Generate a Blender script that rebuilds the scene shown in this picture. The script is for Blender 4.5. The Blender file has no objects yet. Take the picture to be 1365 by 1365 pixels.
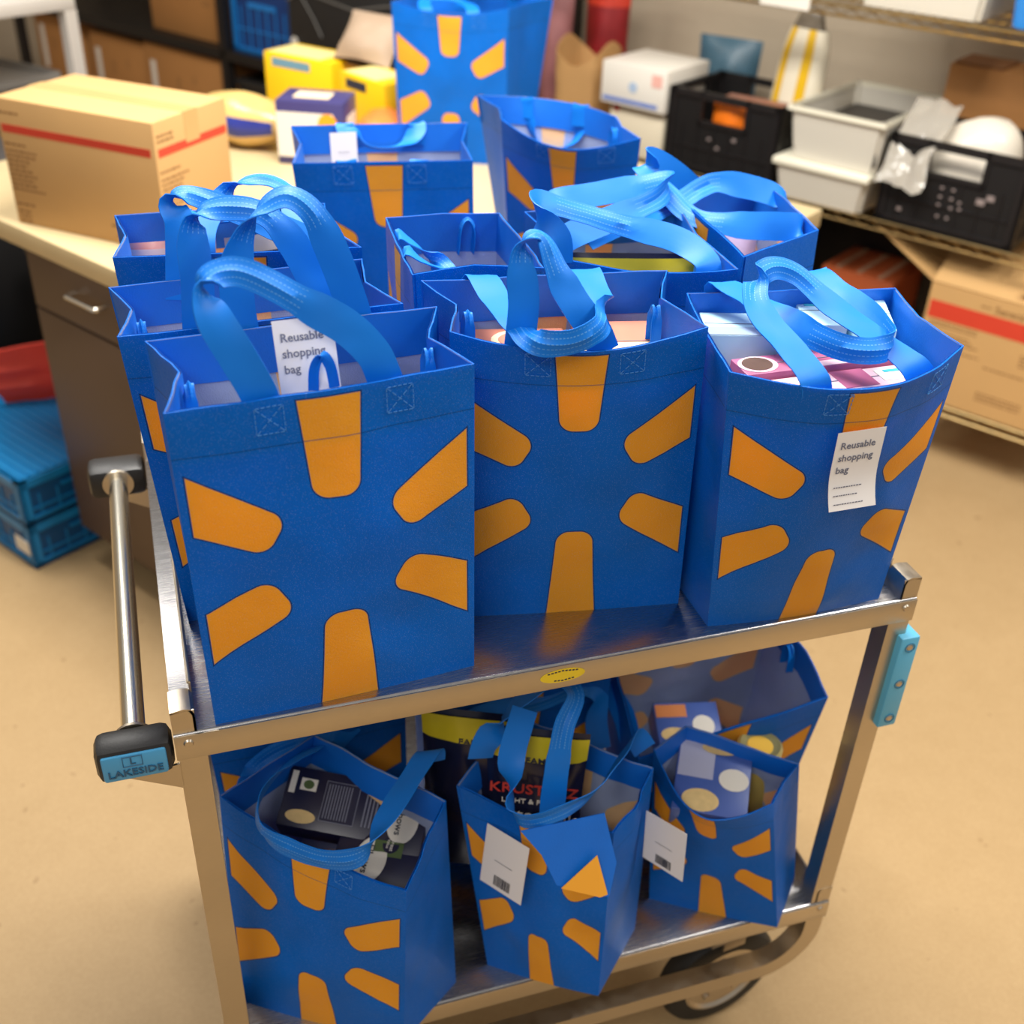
import bpy, bmesh, math, random
from mathutils import Vector, Matrix, noise

# ------------------------------------------------------------------ camera
V = Vector
F_PX = 1522.82
TH, PS, RO = 0.58135, 0.33324, 0.04314
CAM = V((0.0423, -0.9050, 1.7552))
_f = V((math.sin(PS)*math.cos(TH), math.cos(PS)*math.cos(TH), -math.sin(TH)))
_r0 = V((math.cos(PS), -math.sin(PS), 0)); _u0 = _r0.cross(_f)
CR = _r0*math.cos(RO) + _u0*math.sin(RO); CU = _u0*math.cos(RO) - _r0*math.sin(RO); CF = _f
scene = bpy.context.scene
cd = bpy.data.cameras.new('camera'); cam = bpy.data.objects.new('camera', cd)
scene.collection.objects.link(cam)
cam.matrix_world = Matrix(((CR.x, CU.x, -CF.x, CAM.x), (CR.y, CU.y, -CF.y, CAM.y), (CR.z, CU.z, -CF.z, CAM.z), (0, 0, 0, 1)))
cd.sensor_width = 36; cd.lens = F_PX/1365*36; cd.clip_start = 0.02
cd.dof.use_dof = True; cd.dof.focus_distance = 1.22; cd.dof.aperture_fstop = 3.8
scene.camera = cam
# ------------------------------------------------------------------ light
scene.view_settings.view_transform = 'Standard'; scene.view_settings.look = 'None'
scene.view_settings.exposure = 0.17; scene.view_settings.gamma = 1
scene.view_settings.use_curve_mapping = False
w = bpy.data.worlds.new('room_ambient'); scene.world = w; w.use_nodes = True
bg = w.node_tree.nodes['Background']; bg.inputs[0].default_value = (1, .95, .89, 1); bg.inputs[1].default_value = .30
def area(name, loc, sx, sy, power, col=(1, .965, .91), rot=(0, 0, 0)):
    l = bpy.data.lights.new(name, 'AREA'); l.shape = 'RECTANGLE'; l.size = sx; l.size_y = sy; l.energy = power; l.color = col
    o = bpy.data.objects.new(name, l); scene.collection.objects.link(o); o.location = loc; o.rotation_euler = rot
    return o
area('ceiling_light_cart', (.6, .95, 2.85), 1.2, .6, 84, rot=(0, 0, math.radians(-57)))
area('ceiling_light_counter', (-.6, 2.1, 2.85), 1.2, .6, 40, rot=(0, 0, math.radians(-57)))
area('ceiling_light_aisle', (2.0, -.3, 2.85), 1.2, .6, 46, rot=(0, 0, math.radians(-57)))
area('ceiling_light_behind', (-.7, -1.6, 2.85), 1.2, .6, 30, rot=(0, 0, math.radians(-57)))

# ------------------------------------------------------------------ frames
TOP = .91; LOW = .333; CT = .89; CW = .89; CD = .60
A57 = math.radians(-57)
DS = V((math.cos(A57), math.sin(A57), 0)); DT = V((-math.sin(A57), math.cos(A57), 0))
def ray(x, y): return CF + CR*((x-682.5)/F_PX) - CU*((y-682.5)/F_PX)
def at(x, y, Y):                      # the point of the plane y = Y seen at a photo position
    d = ray(x, y); return CAM + d*((Y-CAM.y)/d.y)
def atz(x, y, z):
    d = ray(x, y); return CAM + d*((z-CAM.z)/d.z)
def rm(s, t, z): return DS*s + DT*t + V((0, 0, z))
def RM(s, t, z, a=0): return Matrix.Translation(rm(s, t, z)) @ Matrix.Rotation(A57+a, 4, 'Z')
def TM(x, y, z, a=0): return Matrix.Translation((x, y, z)) @ Matrix.Rotation(a, 4, 'Z')
X, Y, Z = V((1, 0, 0)), V((0, 1, 0)), V((0, 0, 1))
rnd = random.Random(7)

# ------------------------------------------------------------------ materials
def lin(r, g, b):
    f = lambda c: (c/255/12.92) if c/255 <= .04045 else ((c/255+.055)/1.055)**2.4
    return (f(r), f(g), f(b), 1)
MATS = {}
class NT:
    def __init__(s, name):
        s.m = bpy.data.materials.new(name); s.m.use_nodes = True; s.t = s.m.node_tree; s.b = s.t.nodes['Principled BSDF']
        s.out = s.t.nodes['Material Output']
    def n(s, typ, **kw):
        nd = s.t.nodes.new(typ)
        for k, v in kw.items(): setattr(nd, k, v)
        return nd
    def l(s, a, b): s.t.links.new(a, b)
    def math(s, op, a, b=None, c=None):
        nd = s.n('ShaderNodeMath', operation=op)
        for i, v in enumerate((a, b, c)):
            if v is None: continue
            if isinstance(v, (int, float)): nd.inputs[i].default_value = v
            else: s.l(v, nd.inputs[i])
        return nd.outputs[0]
    def mix(s, fac, a, b):
        nd = s.n('ShaderNodeMix', data_type='RGBA')
        for i, v in ((0, fac), (6, a), (7, b)):
            if isinstance(v, (int, float, tuple)): nd.inputs[i].default_value = v
            else: s.l(v, nd.inputs[i])
        return nd.outputs[2]
def mat(name, col, rough=.6, metal=0., var=.10, vs=6., bump=0., bs=200., trans=0., spec=None, stretch=None, alpha=1.):
    if name in MATS: return MATS[name]
    m = NT(name); b = m.b
    tc = m.n('ShaderNodeTexCoord'); src = tc.outputs['Object']
    mp = m.n('ShaderNodeMapping'); m.l(src, mp.inputs[0])
    if stretch: mp.inputs['Scale'].default_value = stretch
    nz = m.n('ShaderNodeTexNoise'); nz.inputs['Scale'].default_value = vs; nz.inputs['Detail'].default_value = 4
    m.l(mp.outputs[0], nz.inputs['Vector'])
    c0 = tuple(max(0, c*(1-var)) for c in col[:3])+(1,); c1 = tuple(min(1, c*(1+var)) for c in col[:3])+(1,)
    m.l(m.mix(nz.outputs[0], c0, c1), b.inputs['Base Color'])
    b.inputs['Roughness'].default_value = rough; b.inputs['Metallic'].default_value = metal
    if spec is not None: b.inputs['Specular IOR Level'].default_value = spec
    if trans: b.inputs['Transmission Weight'].default_value = trans
    if alpha < 1: b.inputs['Alpha'].default_value = alpha
    if bump:
        n2 = m.n('ShaderNodeTexNoise'); n2.inputs['Scale'].default_value = bs; m.l(mp.outputs[0], n2.inputs['Vector'])
        bp = m.n('ShaderNodeBump'); bp.inputs['Strength'].default_value = bump; bp.inputs['Distance'].default_value = .002
        m.l(n2.outputs[0], bp.inputs['Height']); m.l(bp.outputs[0], b.inputs['Normal'])
    MATS[name] = m.m; return m.m
BW, BH = .285, .37
def bag_mat(name, blue, orange, inner):
    m = NT(name); b = m.b
    uv = m.n('ShaderNodeUVMap'); uv.uv_map = 'UVMap'
    sp = m.n('ShaderNodeSeparateXYZ'); m.l(uv.outputs[0], sp.inputs[0]); x, y0 = sp.outputs[0], sp.outputs[1]
    y = m.math('SUBTRACT', y0, .192)
    rad = m.math('SQRT', m.math('ADD', m.math('MULTIPLY', x, x), m.math('MULTIPLY', y, y)))
    th = m.math('ARCTAN2', y, x)
    k = m.math('ROUND', m.math('DIVIDE', m.math('SUBTRACT', th, math.pi/6), math.pi/3))
    a = m.math('SUBTRACT', th, m.math('MULTIPLY_ADD', k, math.pi/3, math.pi/6))
    p = m.math('MULTIPLY', rad, m.math('COSINE', a)); q = m.math('ABSOLUTE', m.math('MULTIPLY', rad, m.math('SINE', a)))
    rr = .015
    h = m.math('MULTIPLY_ADD', p, .075, .0215-.068*.075-rr)
    dq = m.math('SUBTRACT', q, h); dp = m.math('SUBTRACT', .069+rr, p)
    a1 = m.math('MAXIMUM', dq, 0.); a2 = m.math('MAXIMUM', dp, 0.)
    d = m.math('SQRT', m.math('ADD', m.math('MULTIPLY', a1, a1), m.math('MULTIPLY', a2, a2)))
    d = m.math('SUBTRACT', m.math('ADD', d, m.math('MINIMUM', m.math('MAXIMUM', dq, dp), 0.)), rr)
    d = m.math('MAXIMUM', d, m.math('SUBTRACT', m.math('ABSOLUTE', x), .134))
    d = m.math('MAXIMUM', d, m.math('SUBTRACT', y0, .364))
    mr = m.n('ShaderNodeMapRange'); m.l(d, mr.inputs[0]); mr.inputs[1].default_value = -.0005; mr.inputs[2].default_value = .0003
    mr.inputs[3].default_value = 1; mr.inputs[4].default_value = 0
    edge = m.math('LESS_THAN', m.math('ABSOLUTE', m.math('SUBTRACT', d, .0008)), .0007)
    # hem seam and stitching
    sm = m.math('LESS_THAN', m.math('ABSOLUTE', m.math('SUBTRACT', y0, BH-.047)), .0007)
    tc = m.n('ShaderNodeTexCoord')
    nz = m.n('ShaderNodeTexNoise'); nz.inputs['Scale'].default_value = 14; nz.inputs['Detail'].default_value = 5; m.l(tc.outputs['Object'], nz.inputs['Vector'])
    bl = m.mix(nz.outputs[0], tuple(c*.82 for c in blue[:3])+(1,), tuple(min(1, c*1.18) for c in blue[:3])+(1,))
    og = m.mix(nz.outputs[0], tuple(c*.9 for c in orange[:3])+(1,), tuple(min(1, c*1.1) for c in orange[:3])+(1,))
    col = m.mix(m.math('MULTIPLY', edge, .0 if inner else .75), bl, lin(12, 30, 66))
    col = m.mix(mr.outputs[0], col, og)
    col = m.mix(m.math('MULTIPLY', sm, .55), col, tuple(c*.35 for c in blue[:3])+(1,))
    vc = m.n('ShaderNodeTexVoronoi'); vc.inputs['Scale'].default_value = 620; m.l(uv.outputs[0], vc.inputs['Vector'])
    col = m.mix(m.math('MULTIPLY', m.math('LESS_THAN', vc.outputs['Distance'], .22), .16), col, (.55, .65, .85, 1))
    m.l(col, b.inputs['Base Color'])
    b.inputs['Roughness'].default_value = .55 if inner else .42; b.inputs['Specular IOR Level'].default_value = .2
    vo = m.n('ShaderNodeTexVoronoi'); vo.inputs['Scale'].default_value = 620; m.l(uv.outputs[0], vo.inputs['Vector'])
    n2 = m.n('ShaderNodeTexNoise'); n2.inputs['Scale'].default_value = 9; n2.inputs['Detail'].default_value = 6; m.l(tc.outputs['Object'], n2.inputs['Vector'])
    hh = m.math('ADD', m.math('MULTIPLY', vo.outputs['Distance'], .25), m.math('MULTIPLY', n2.outputs[0], 5.5))
    hh = m.math('SUBTRACT', hh, m.math('MULTIPLY', sm, .6))
    bp = m.n('ShaderNodeBump'); bp.inputs['Strength'].default_value = .35; bp.inputs['Distance'].default_value = .003
    m.l(hh, bp.inputs['Height']); m.l(bp.outputs[0], b.inputs['Normal'])
    tr = m.n('ShaderNodeBsdfTranslucent'); m.l(m.mix(mr.outputs[0], lin(30, 120, 215), ORANGE) if inner else col, tr.inputs[0])
    mx = m.n('ShaderNodeMixShader'); mx.inputs[0].default_value = .22 if inner else .30
    m.l(b.outputs[0], mx.inputs[1]); m.l(tr.outputs[0], mx.inputs[2]); m.l(mx.outputs[0], m.out.inputs[0])
    MATS[name] = m.m; return m.m
BLUE = lin(0, 110, 212); ORANGE = lin(255, 174, 52)
M_OUT = bag_mat('bag_fabric', BLUE, ORANGE, False)
M_IN = bag_mat('bag_lining', lin(176, 190, 222), lin(250, 206, 150), True)
def handle_mat():
    m = NT('handle_webbing'); b = m.b
    uv = m.n('ShaderNodeUVMap'); uv.uv_map = 'UVMap'; sp = m.n('ShaderNodeSeparateXYZ'); m.l(uv.outputs[0], sp.inputs[0])
    u, v = sp.outputs[0], sp.outputs[1]
    ln = m.math('LESS_THAN', m.math('ABSOLUTE', m.math('SUBTRACT', m.math('FRACT', m.math('MULTIPLY', u, 5.)), .5)), .09)
    dash = m.math('LESS_THAN', m.math('FRACT', m.math('MULTIPLY', v, 260.)), .62)
    mid = m.math('LESS_THAN', m.math('ABSOLUTE', m.math('SUBTRACT', u, .5)), .4)
    f = m.math('MULTIPLY', m.math('MULTIPLY', m.math('MULTIPLY', ln, dash), mid), m.math('GREATER_THAN', v, 5.))
    col = m.mix(m.math('MULTIPLY', f, .5), lin(2, 120, 220), lin(120, 185, 240)); m.l(col, b.inputs['Base Color'])
    b.inputs['Roughness'].default_value = .5; b.inputs['Specular IOR Level'].default_value = .35
    bp = m.n('ShaderNodeBump'); bp.inputs['Strength'].default_value = .12; bp.inputs['Distance'].default_value = .0006
    m.l(m.math('MULTIPLY', ln, -1.), bp.inputs['Height']); m.l(bp.outputs[0], b.inputs['Normal'])
    tr = m.n('ShaderNodeBsdfTranslucent'); m.l(col, tr.inputs[0])
    mx = m.n('ShaderNodeMixShader'); mx.inputs[0].default_value = .10
    m.l(b.outputs[0], mx.inputs[1]); m.l(tr.outputs[0], mx.inputs[2]); m.l(mx.outputs[0], m.out.inputs[0])
    return m.m
M_HAN = handle_mat()
M_HEM = mat('hem_fabric', lin(0, 104, 206), .5, var=.12, vs=20, bump=.15, bs=500)
M_THREAD = mat('thread', lin(70, 140, 215), .6)
M_TAG = mat('tag_paper', lin(236, 230, 226), .5, var=.03)
M_INK = mat('print_ink', lin(40, 42, 60), .6)
M_INKG = mat('print_ink_grey', lin(110, 112, 130), .6)
def steel_mat(name, col, rough, scr, stretch, sc=60):
    m = NT(name); b = m.b; tc = m.n('ShaderNodeTexCoord'); mp = m.n('ShaderNodeMapping'); mp.inputs['Scale'].default_value = stretch
    m.l(tc.outputs['Object'], mp.inputs[0])
    nz = m.n('ShaderNodeTexNoise'); nz.inputs['Scale'].default_value = sc; nz.inputs['Detail'].default_value = 6; m.l(mp.outputs[0], nz.inputs['Vector'])
    n2 = m.n('ShaderNodeTexNoise'); n2.inputs['Scale'].default_value = 9; n2.inputs['Detail'].default_value = 5; m.l(tc.outputs['Object'], n2.inputs['Vector'])
    m.l(m.mix(n2.outputs[0], tuple(c*.88 for c in col[:3])+(1,), tuple(min(1, c*1.08) for c in col[:3])+(1,)), b.inputs['Base Color'])
    mr = m.n('ShaderNodeMapRange'); m.l(nz.outputs[0], mr.inputs[0]); mr.inputs[1].default_value = .3; mr.inputs[2].default_value = .7
    mr.inputs[3].default_value = rough-.04; mr.inputs[4].default_value = rough+.07; m.l(mr.outputs[0], b.inputs['Roughness'])
    b.inputs['Metallic'].default_value = 1
    bp = m.n('ShaderNodeBump'); bp.inputs['Strength'].default_value = scr; bp.inputs['Distance'].default_value = .001
    m.l(nz.outputs[0], bp.inputs['Height']); m.l(bp.outputs[0], b.inputs['Normal'])
    MATS[name] = m.m; return m.m
M_DECK = steel_mat('shelf_steel', lin(186, 184, 184), .24, .035, (3, 55, 1), 12)
M_STEEL = steel_mat('frame_steel', lin(200, 188, 170), .34, .06, (1, 1, 8))
M_CHROME = mat('handle_chrome', lin(240, 234, 218), .24, 1, var=.03)
M_BLACKP = mat('black_plastic', lin(34, 33, 33), .45, var=.15, vs=30, bump=.1, bs=400)
M_RUBBER = mat('tyre_rubber', lin(30, 29, 28), .65)

# ------------------------------------------------------------------ mesh helper
class MB:
    def __init__(s): s.bm = bmesh.new(); s.uv = s.bm.loops.layers.uv.new('UVMap')
    def box(s, a, b, M=None, bev=0, taper=None, mi=0):
        a, b = V(a), V(b); c = (a+b)/2; d = b-a
        r = bmesh.ops.create_cube(s.bm, size=1); vs = r['verts']
        for v in vs:
            k = v.co.z+.5
            v.co = V((v.co.x*d.x, v.co.y*d.y, v.co.z*d.z))
            if taper: v.co.x *= 1+(taper-1)*k; v.co.y *= 1+(taper-1)*k
            v.co += c
        if bev:
            es = list({e for v in vs for e in v.link_edges})
            r = bmesh.ops.bevel(s.bm, geom=es, offset=bev, segments=2, affect='EDGES', profile=.5)
            vs = list({v for f in r['faces'] for v in f.verts} | {v for v in vs if v.is_valid})
        if mi:
            for f in {f for v in vs for f in v.link_faces}: f.material_index = mi
        if M:
            for v in vs: v.co = M @ v.co
        return s
    def poly(s, pts, mi=0, M=None):
        f = s.bm.faces.new([s.bm.verts.new((M @ V(p)) if M else V(p)) for p in pts]); f.material_index = mi; return f
    def prism(s, poly, vec, M=None, mi=0):
        vec = V(vec); a = [V(p) for p in poly]; b = [p+vec for p in a]
        if M: a = [M @ p for p in a]; b = [M @ p for p in b]
        va = [s.bm.verts.new(p) for p in a]; vb = [s.bm.verts.new(p) for p in b]; n = len(a)
        fs = [s.bm.faces.new(va[::-1]), s.bm.faces.new(vb)]
        for i in range(n): fs.append(s.bm.faces.new((va[i], va[(i+1) % n], vb[(i+1) % n], vb[i])))
        for f in fs: f.material_index = mi
        return s
    def tube(s, path, r, seg=8, M=None, cap=True, closed=False):
        P = [V(p) for p in path]
        if M: P = [M @ p for p in P]
        rings = []; n = len(P); up = None
        for i, p in enumerate(P):
            t = (P[(i+1) % n]-P[i-1]) if closed else (P[min(i+1, n-1)]-P[max(i-1, 0)])
            t.normalize()
            if up is None: up = t.orthogonal().normalized()
            up = (up-t*up.dot(t)).normalized(); o = t.cross(up)
            rad = r[i] if isinstance(r, (list, tuple)) else r
            rings.append([s.bm.verts.new(p+(up*math.cos(k*2*math.pi/seg)+o*math.sin(k*2*math.pi/seg))*rad) for k in range(seg)])
        m = n if closed else n-1
        for i in range(m):
            A, B = rings[i], rings[(i+1) % n]
            for k in range(seg): s.bm.faces.new((A[k], A[(k+1) % seg], B[(k+1) % seg], B[k]))
        if cap and not closed: s.bm.faces.new(rings[0][::-1]); s.bm.faces.new(rings[-1])
        return s
    def sweep(s, path, w, h, nrm):   # rectangular section: w in the plane of the path, h along nrm
        P = [V(p) for p in path]; nrm = V(nrm); rings = []; n = len(P)
        for i, p in enumerate(P):
            t = (P[min(i+1, n-1)]-P[max(i-1, 0)]).normalized(); o = nrm.cross(t).normalized()
            rings.append([s.bm.verts.new(p+o*a*w/2+nrm*b*h/2) for a, b in ((-1, -1), (1, -1), (1, 1), (-1, 1))])
        for A, B in zip(rings, rings[1:]):
            for k in range(4): s.bm.faces.new((A[k], A[(k+1) % 4], B[(k+1) % 4], B[k]))
        s.bm.faces.new(rings[0][::-1]); s.bm.faces.new(rings[-1]); return s
    def lathe(s, prof, M, seg=28):
        rings = []
        for r, z in prof: rings.append([s.bm.verts.new(M @ V((r*math.cos(k*2*math.pi/seg), r*math.sin(k*2*math.pi/seg), z))) for k in range(seg)])
        for A, B in zip(rings, rings[1:]):
            for k in range(seg): s.bm.faces.new((A[k], A[(k+1) % seg], B[(k+1) % seg], B[k]))
        return s
    def grid(s, fn, nu, nv, uvf=None, mi=0, flip=False):
        vs = [[s.bm.verts.new(fn(i/nu, j/nv)) for i in range(nu+1)] for j in range(nv+1)]
        for j in range(nv):
            for i in range(nu):
                q = [(i, j), (i+1, j), (i+1, j+1), (i, j+1)]
                if flip: q = q[::-1]
                f = s.bm.faces.new([vs[b][a] for a, b in q]); f.material_index = mi
                if uvf:
                    for lp, (a, b) in zip(f.loops, q): lp[s.uv].uv = uvf(a/nu, b/nv)
        return s
def wloc(o):
    p = V((0, 0, 0))
    while o: p += o.location; o = o.parent
    return p
def obj(name, mb, mats, parent=None, smooth=35, solid=0, weld=0, kind=None, label=None, recalc=True):
    bm = mb.bm
    if weld: bmesh.ops.remove_doubles(bm, verts=bm.verts, dist=weld)
    if recalc: bmesh.ops.recalc_face_normals(bm, faces=bm.faces)
    off = wloc(parent) if parent else V((0, 0, 0))
    if parent is None:
        xs = [v.co for v in bm.verts]
        off = V((sum(c.x for c in xs)/len(xs), sum(c.y for c in xs)/len(xs), min(c.z for c in xs)))
    for v in bm.verts: v.co -= off
    me = bpy.data.meshes.new(name); bm.to_mesh(me); bm.free()
    for m in (mats if isinstance(mats, (list, tuple)) else [mats]): me.materials.append(m)
    if smooth:
        me.shade_smooth(); me.set_sharp_from_angle(angle=math.radians(smooth))
    if solid and smooth:      # keep cut edges of sheet material crisp
        cnt = [0]*len(me.edges)
        for pl in me.polygons:
            for li in pl.loop_indices: cnt[me.loops[li].edge_index] += 1
        for e in me.edges:
            if cnt[e.index] == 1: e.use_edge_sharp = True
    o = bpy.data.objects.new(name, me); scene.collection.objects.link(o)
    if parent: o.parent = parent
    else: o.location = off
    if solid:
        md = o.modifiers.new('thickness', 'SOLIDIFY'); md.thickness = abs(solid); md.offset = -1 if solid > 0 else 1
        md.use_even_offset = False; md.use_quality_normals = True
        if isinstance(mats, (list, tuple)) and len(mats) > 1: md.material_offset = 1; md.material_offset_rim = 0
    if kind: o['kind'] = kind
    if label: o['label'] = label
    return o
def thing(name, label, cat, loc, group=None):
    o = bpy.data.objects.new(name, None); scene.collection.objects.link(o); o.location = loc; o.empty_display_size = .05
    o['label'] = label; o['category'] = cat
    if group: o['group'] = group
    return o
def tag(o, label, cat, group=None):
    o['label'] = label; o['category'] = cat
    if group: o['group'] = group
    return o
def text(name, s, size, M, m, parent, depth=.0004, align='CENTER', bold=False):
    cu = bpy.data.curves.new('t', 'FONT'); cu.body = s; cu.size = size; cu.align_x = align; cu.align_y = 'CENTER'; cu.extrude = depth
    cu.resolution_u = 2; cu.offset = .012*size if bold else 0
    t = bpy.data.objects.new('t', cu); scene.collection.objects.link(t); bpy.context.view_layer.update()
    me = bpy.data.meshes.new_from_object(t.evaluated_get(bpy.context.evaluated_depsgraph_get()))
    bpy.data.objects.remove(t); bpy.data.curves.remove(cu)
    off = wloc(parent)
    for v in me.vertices: v.co = (M @ v.co)-off
    me.materials.clear(); me.materials.append(m); me.name = name
    o = bpy.data.objects.new(name, me); scene.collection.objects.link(o); o.parent = parent; return o
def plane_M(o, x, up):        # local x along x, y along up, z out
    x = V(x).normalized(); z = x.cross(V(up)).normalized(); y = z.cross(x)
    return Matrix(((x.x, y.x, z.x, o[0]), (x.y, y.y, z.y, o[1]), (x.z, y.z, z.z, o[2]), (0, 0, 0, 1)))
def cat_rom(P, n):
    out = []; L = len(P)
    for i in range(L-1):
        p0, p1, p2, p3 = P[max(i-1, 0)], P[i], P[i+1], P[min(i+2, L-1)]
        for k in range(n):
            t = k/n; out.append(.5*((2*p1)+(p2-p0)*t+(2*p0-5*p1+4*p2-p3)*t*t+(3*p1-p0-3*p2+p3)*t**3))
    out.append(P[-1]); return out
def ribbon(name, parent, pts, width=.030, m=None, n=6, grip=(.30, .70), seed=None):
    P = cat_rom([V(p) for p, _ in pts], n); S = cat_rom([V(s) for _, s in pts], n)
    mb = MB(); L = 0; row = []; prev = None; seed = seed if seed is not None else len(bpy.data.objects)*.37
    tot = sum((a-b).length for a, b in zip(P, P[1:])); N = len(P)
    for i, p in enumerate(P):
        t = (P[min(i+1, N-1)]-P[max(i-1, 0)]).normalized(); s = S[i]; s = s-t*s.dot(t)
        if s.length < 1e-4: s = prev or t.orthogonal()
        s.normalize()
        if prev and s.dot(prev) < 0: s = -s
        if prev: s = (s+prev*.5).normalized(); s = (s-t*s.dot(t)).normalized()
        prev = s.copy()
        if i: L += (p-P[i-1]).length
        nn = t.cross(s); fr = L/tot
        g = max(0, min(1, (fr-grip[0])/.08))*max(0, min(1, (grip[1]-fr)/.08)) if grip else 0
        g = g*g*(3-2*g); w_ = width*(1-.20*g); wob = noise.noise(V((L*22, seed, 0)))*.0022*min(1, fr*8, (1-fr)*8)
        prof = (0, .0004, .0030*g+.0004, .0004, 0)
        row.append(([p+s*w_*(k/4-.5)+nn*(prof[k]+wob*(k/2-1)+.0012*noise.noise(V((L*40, k*.6, seed)))*min(1, fr*8, (1-fr)*8)) for k in range(5)], L+(10 if g > .5 else 0)))
    for (a, la), (b, lb) in zip(row, row[1:]):
        if (la > 5) != (lb > 5): la = lb = min(la, lb)
        for k in range(4):
            f = mb.bm.faces.new([mb.bm.verts.new(c) for c in (a[k], a[k+1], b[k+1], b[k])])
            for lp, uvv in zip(f.loops, ((k/4, la), ((k+1)/4, la), ((k+1)/4, lb), (k/4, lb))): lp[mb.uv].uv = uvv
    return obj(name, mb, m or M_HAN, parent, weld=1e-5, solid=.0012, smooth=45)

# ------------------------------------------------------------------ bag
def fbm(u, v, seed): return noise.noise(V((u*2.6+seed*7.3, v*2.6-seed*3.1, seed)))*.7+noise.noise(V((u*6+seed, v*6, seed*2.)))*.3
class Bag:
    def __init__(s, label, bot, top, gl=.03, gr=.03, fb=.012, bb=.012, frim=0., brim=0., fsag=0., bsag=0., wr=.006, seed=1,
                 group=None, hem=True, crease=0.):
        s.b = [V(p) for p in bot]; s.t = [V(p) for p in top]; s.__dict__.update(gl=gl, gr=gr, fb=fb, bb=bb, frim=frim, brim=brim, fsag=fsag, bsag=bsag, wr=wr, seed=seed, crease=crease)
        c = sum(s.b, V())/4
        s.root = thing('shopping_bag', label, 'shopping bag', c, group)
        s.ux = (s.b[1]-s.b[0]+s.t[1]-s.t[0]); s.ux.z = 0; s.ux.normalize(); s.nf = V((s.ux.y, -s.ux.x, 0))
        ub = (s.b[2]-s.b[3]+s.t[2]-s.t[3]); ub.z = 0; ub.normalize(); s.ub = ub; s.nb = V((-ub.y, ub.x, 0))
        NV = 26
        mb = MB()
        fu = lambda u, v: ((u-.5)*BW, v*BH)
        mb.grid(s.front, 22, NV, fu)
        mb.grid(s.back, 22, NV, lambda u, v: ((.5-u)*BW, v*BH), flip=True)
        su = lambda u, v: (5+u*.15, v*BH)
        mb.grid(s.left, 8, NV, su); mb.grid(s.right, 8, NV, su, flip=True)
        mb.grid(lambda u, v: s.front(u, 0).lerp(s.back(u, 0), v), 22, 8, lambda u, v: (5+u, v*.15), flip=True)
        s.body = obj('body', mb, [M_OUT, M_IN], s.root, smooth=40, solid=.0016, weld=2e-4, recalc=False)
        if hem:
            mb = MB(); v0, v1 = .865, 1.0
            g = lambda fn, inw: (lambda u, v: fn(u, v0+(v1-v0)*v)+inw*.0034)
            cx = sum(s.t, V())/4
            mb.grid(g(s.front, -s.nf), 22, 3); mb.grid(g(s.back, -s.nb), 22, 3)
            mb.grid(g(s.left, s.ux), 8, 3); mb.grid(g(s.right, -s.ux), 8, 3)
            obj('hem_band', mb, M_HEM, s.root, weld=.003)
    def _panel(s, A, B, C, D, n, bulge, rim, sag, u, v, sd):
        p = (A.lerp(B, u)).lerp(C.lerp(D, u), v); e = min(1, 8*u*(1-u)); e2 = math.sin(math.pi*u)
        p = p + n*(bulge*e2*math.sin(math.pi*(.08+.80*v)) + rim*e2*v**3 + s.wr*e*min(1, v*5)*fbm(u, v, s.seed+sd)*(1.1-.5*v))
        p.z -= sag*e2*v**4
        return p
    def front(s, u, v): return s._panel(s.b[0], s.b[1], s.t[0], s.t[1], s.nf, s.fb, s.frim, s.fsag, u, v, 0)
    def back(s, u, v): return s._panel(s.b[3], s.b[2], s.t[3], s.t[2], s.nb, s.bb, s.brim, s.bsag, u, v, 5)
    def _side(s, A, B, C, D, n, g, u, v, sd):
        p = (A.lerp(B, u)).lerp(C.lerp(D, u), v); tri = 1-abs(2*u-1)
        return p + n*(g*tri*min(1, .15+v)**1.4*(1 if v > 0 else 0) + s.wr*.6*tri*fbm(u, v, s.seed+sd)*min(1, v*4))
    def left(s, u, v): return s._side(s.b[3], s.b[0], s.t[3], s.t[0], s.ux, s.gl, u, v, 11)
    def right(s, u, v): return s._side(s.b[2], s.b[1], s.t[2], s.t[1], -s.ux, s.gr, u, v, 17)
    def stitches(s, fn=None, n=None, us=(.30, .70), sz=.026, vc=.945):
        fn = fn or s.front; n = n or s.nf
        for u in us:
            du = sz/2/BW; dv = sz/2/BH
            mb = MB(); P = lambda a, b: fn(u+a*du, vc+b*dv)+n*.0009
            for (a, b), (c, d) in (((-1, -1), (1, -1)), ((1, -1), (1, 1)), ((1, 1), (-1, 1)), ((-1, 1), (-1, -1)), ((-1, -1), (1, 1)), ((-1, 1), (1, -1))):
                for k in range(5):
                    t0, t1 = (k+.12)/5, (k+.8)/5
                    mb.tube([P(a+(c-a)*t0, b+(d-b)*t0), P(a+(c-a)*t1, b+(d-b)*t1)], .00045, 4)
            obj('handle_stitching', mb, M_THREAD, s.root, smooth=0)
    def handle(s, pts, width=.030):
        return ribbon('handle', s.root, pts, width)
    def px(s, rows, width=.030):     # rows (x, y, plane Y, side)
        return s.handle([(at(x, y, Yp), sd) for x, y, Yp, sd in rows], width)
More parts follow.
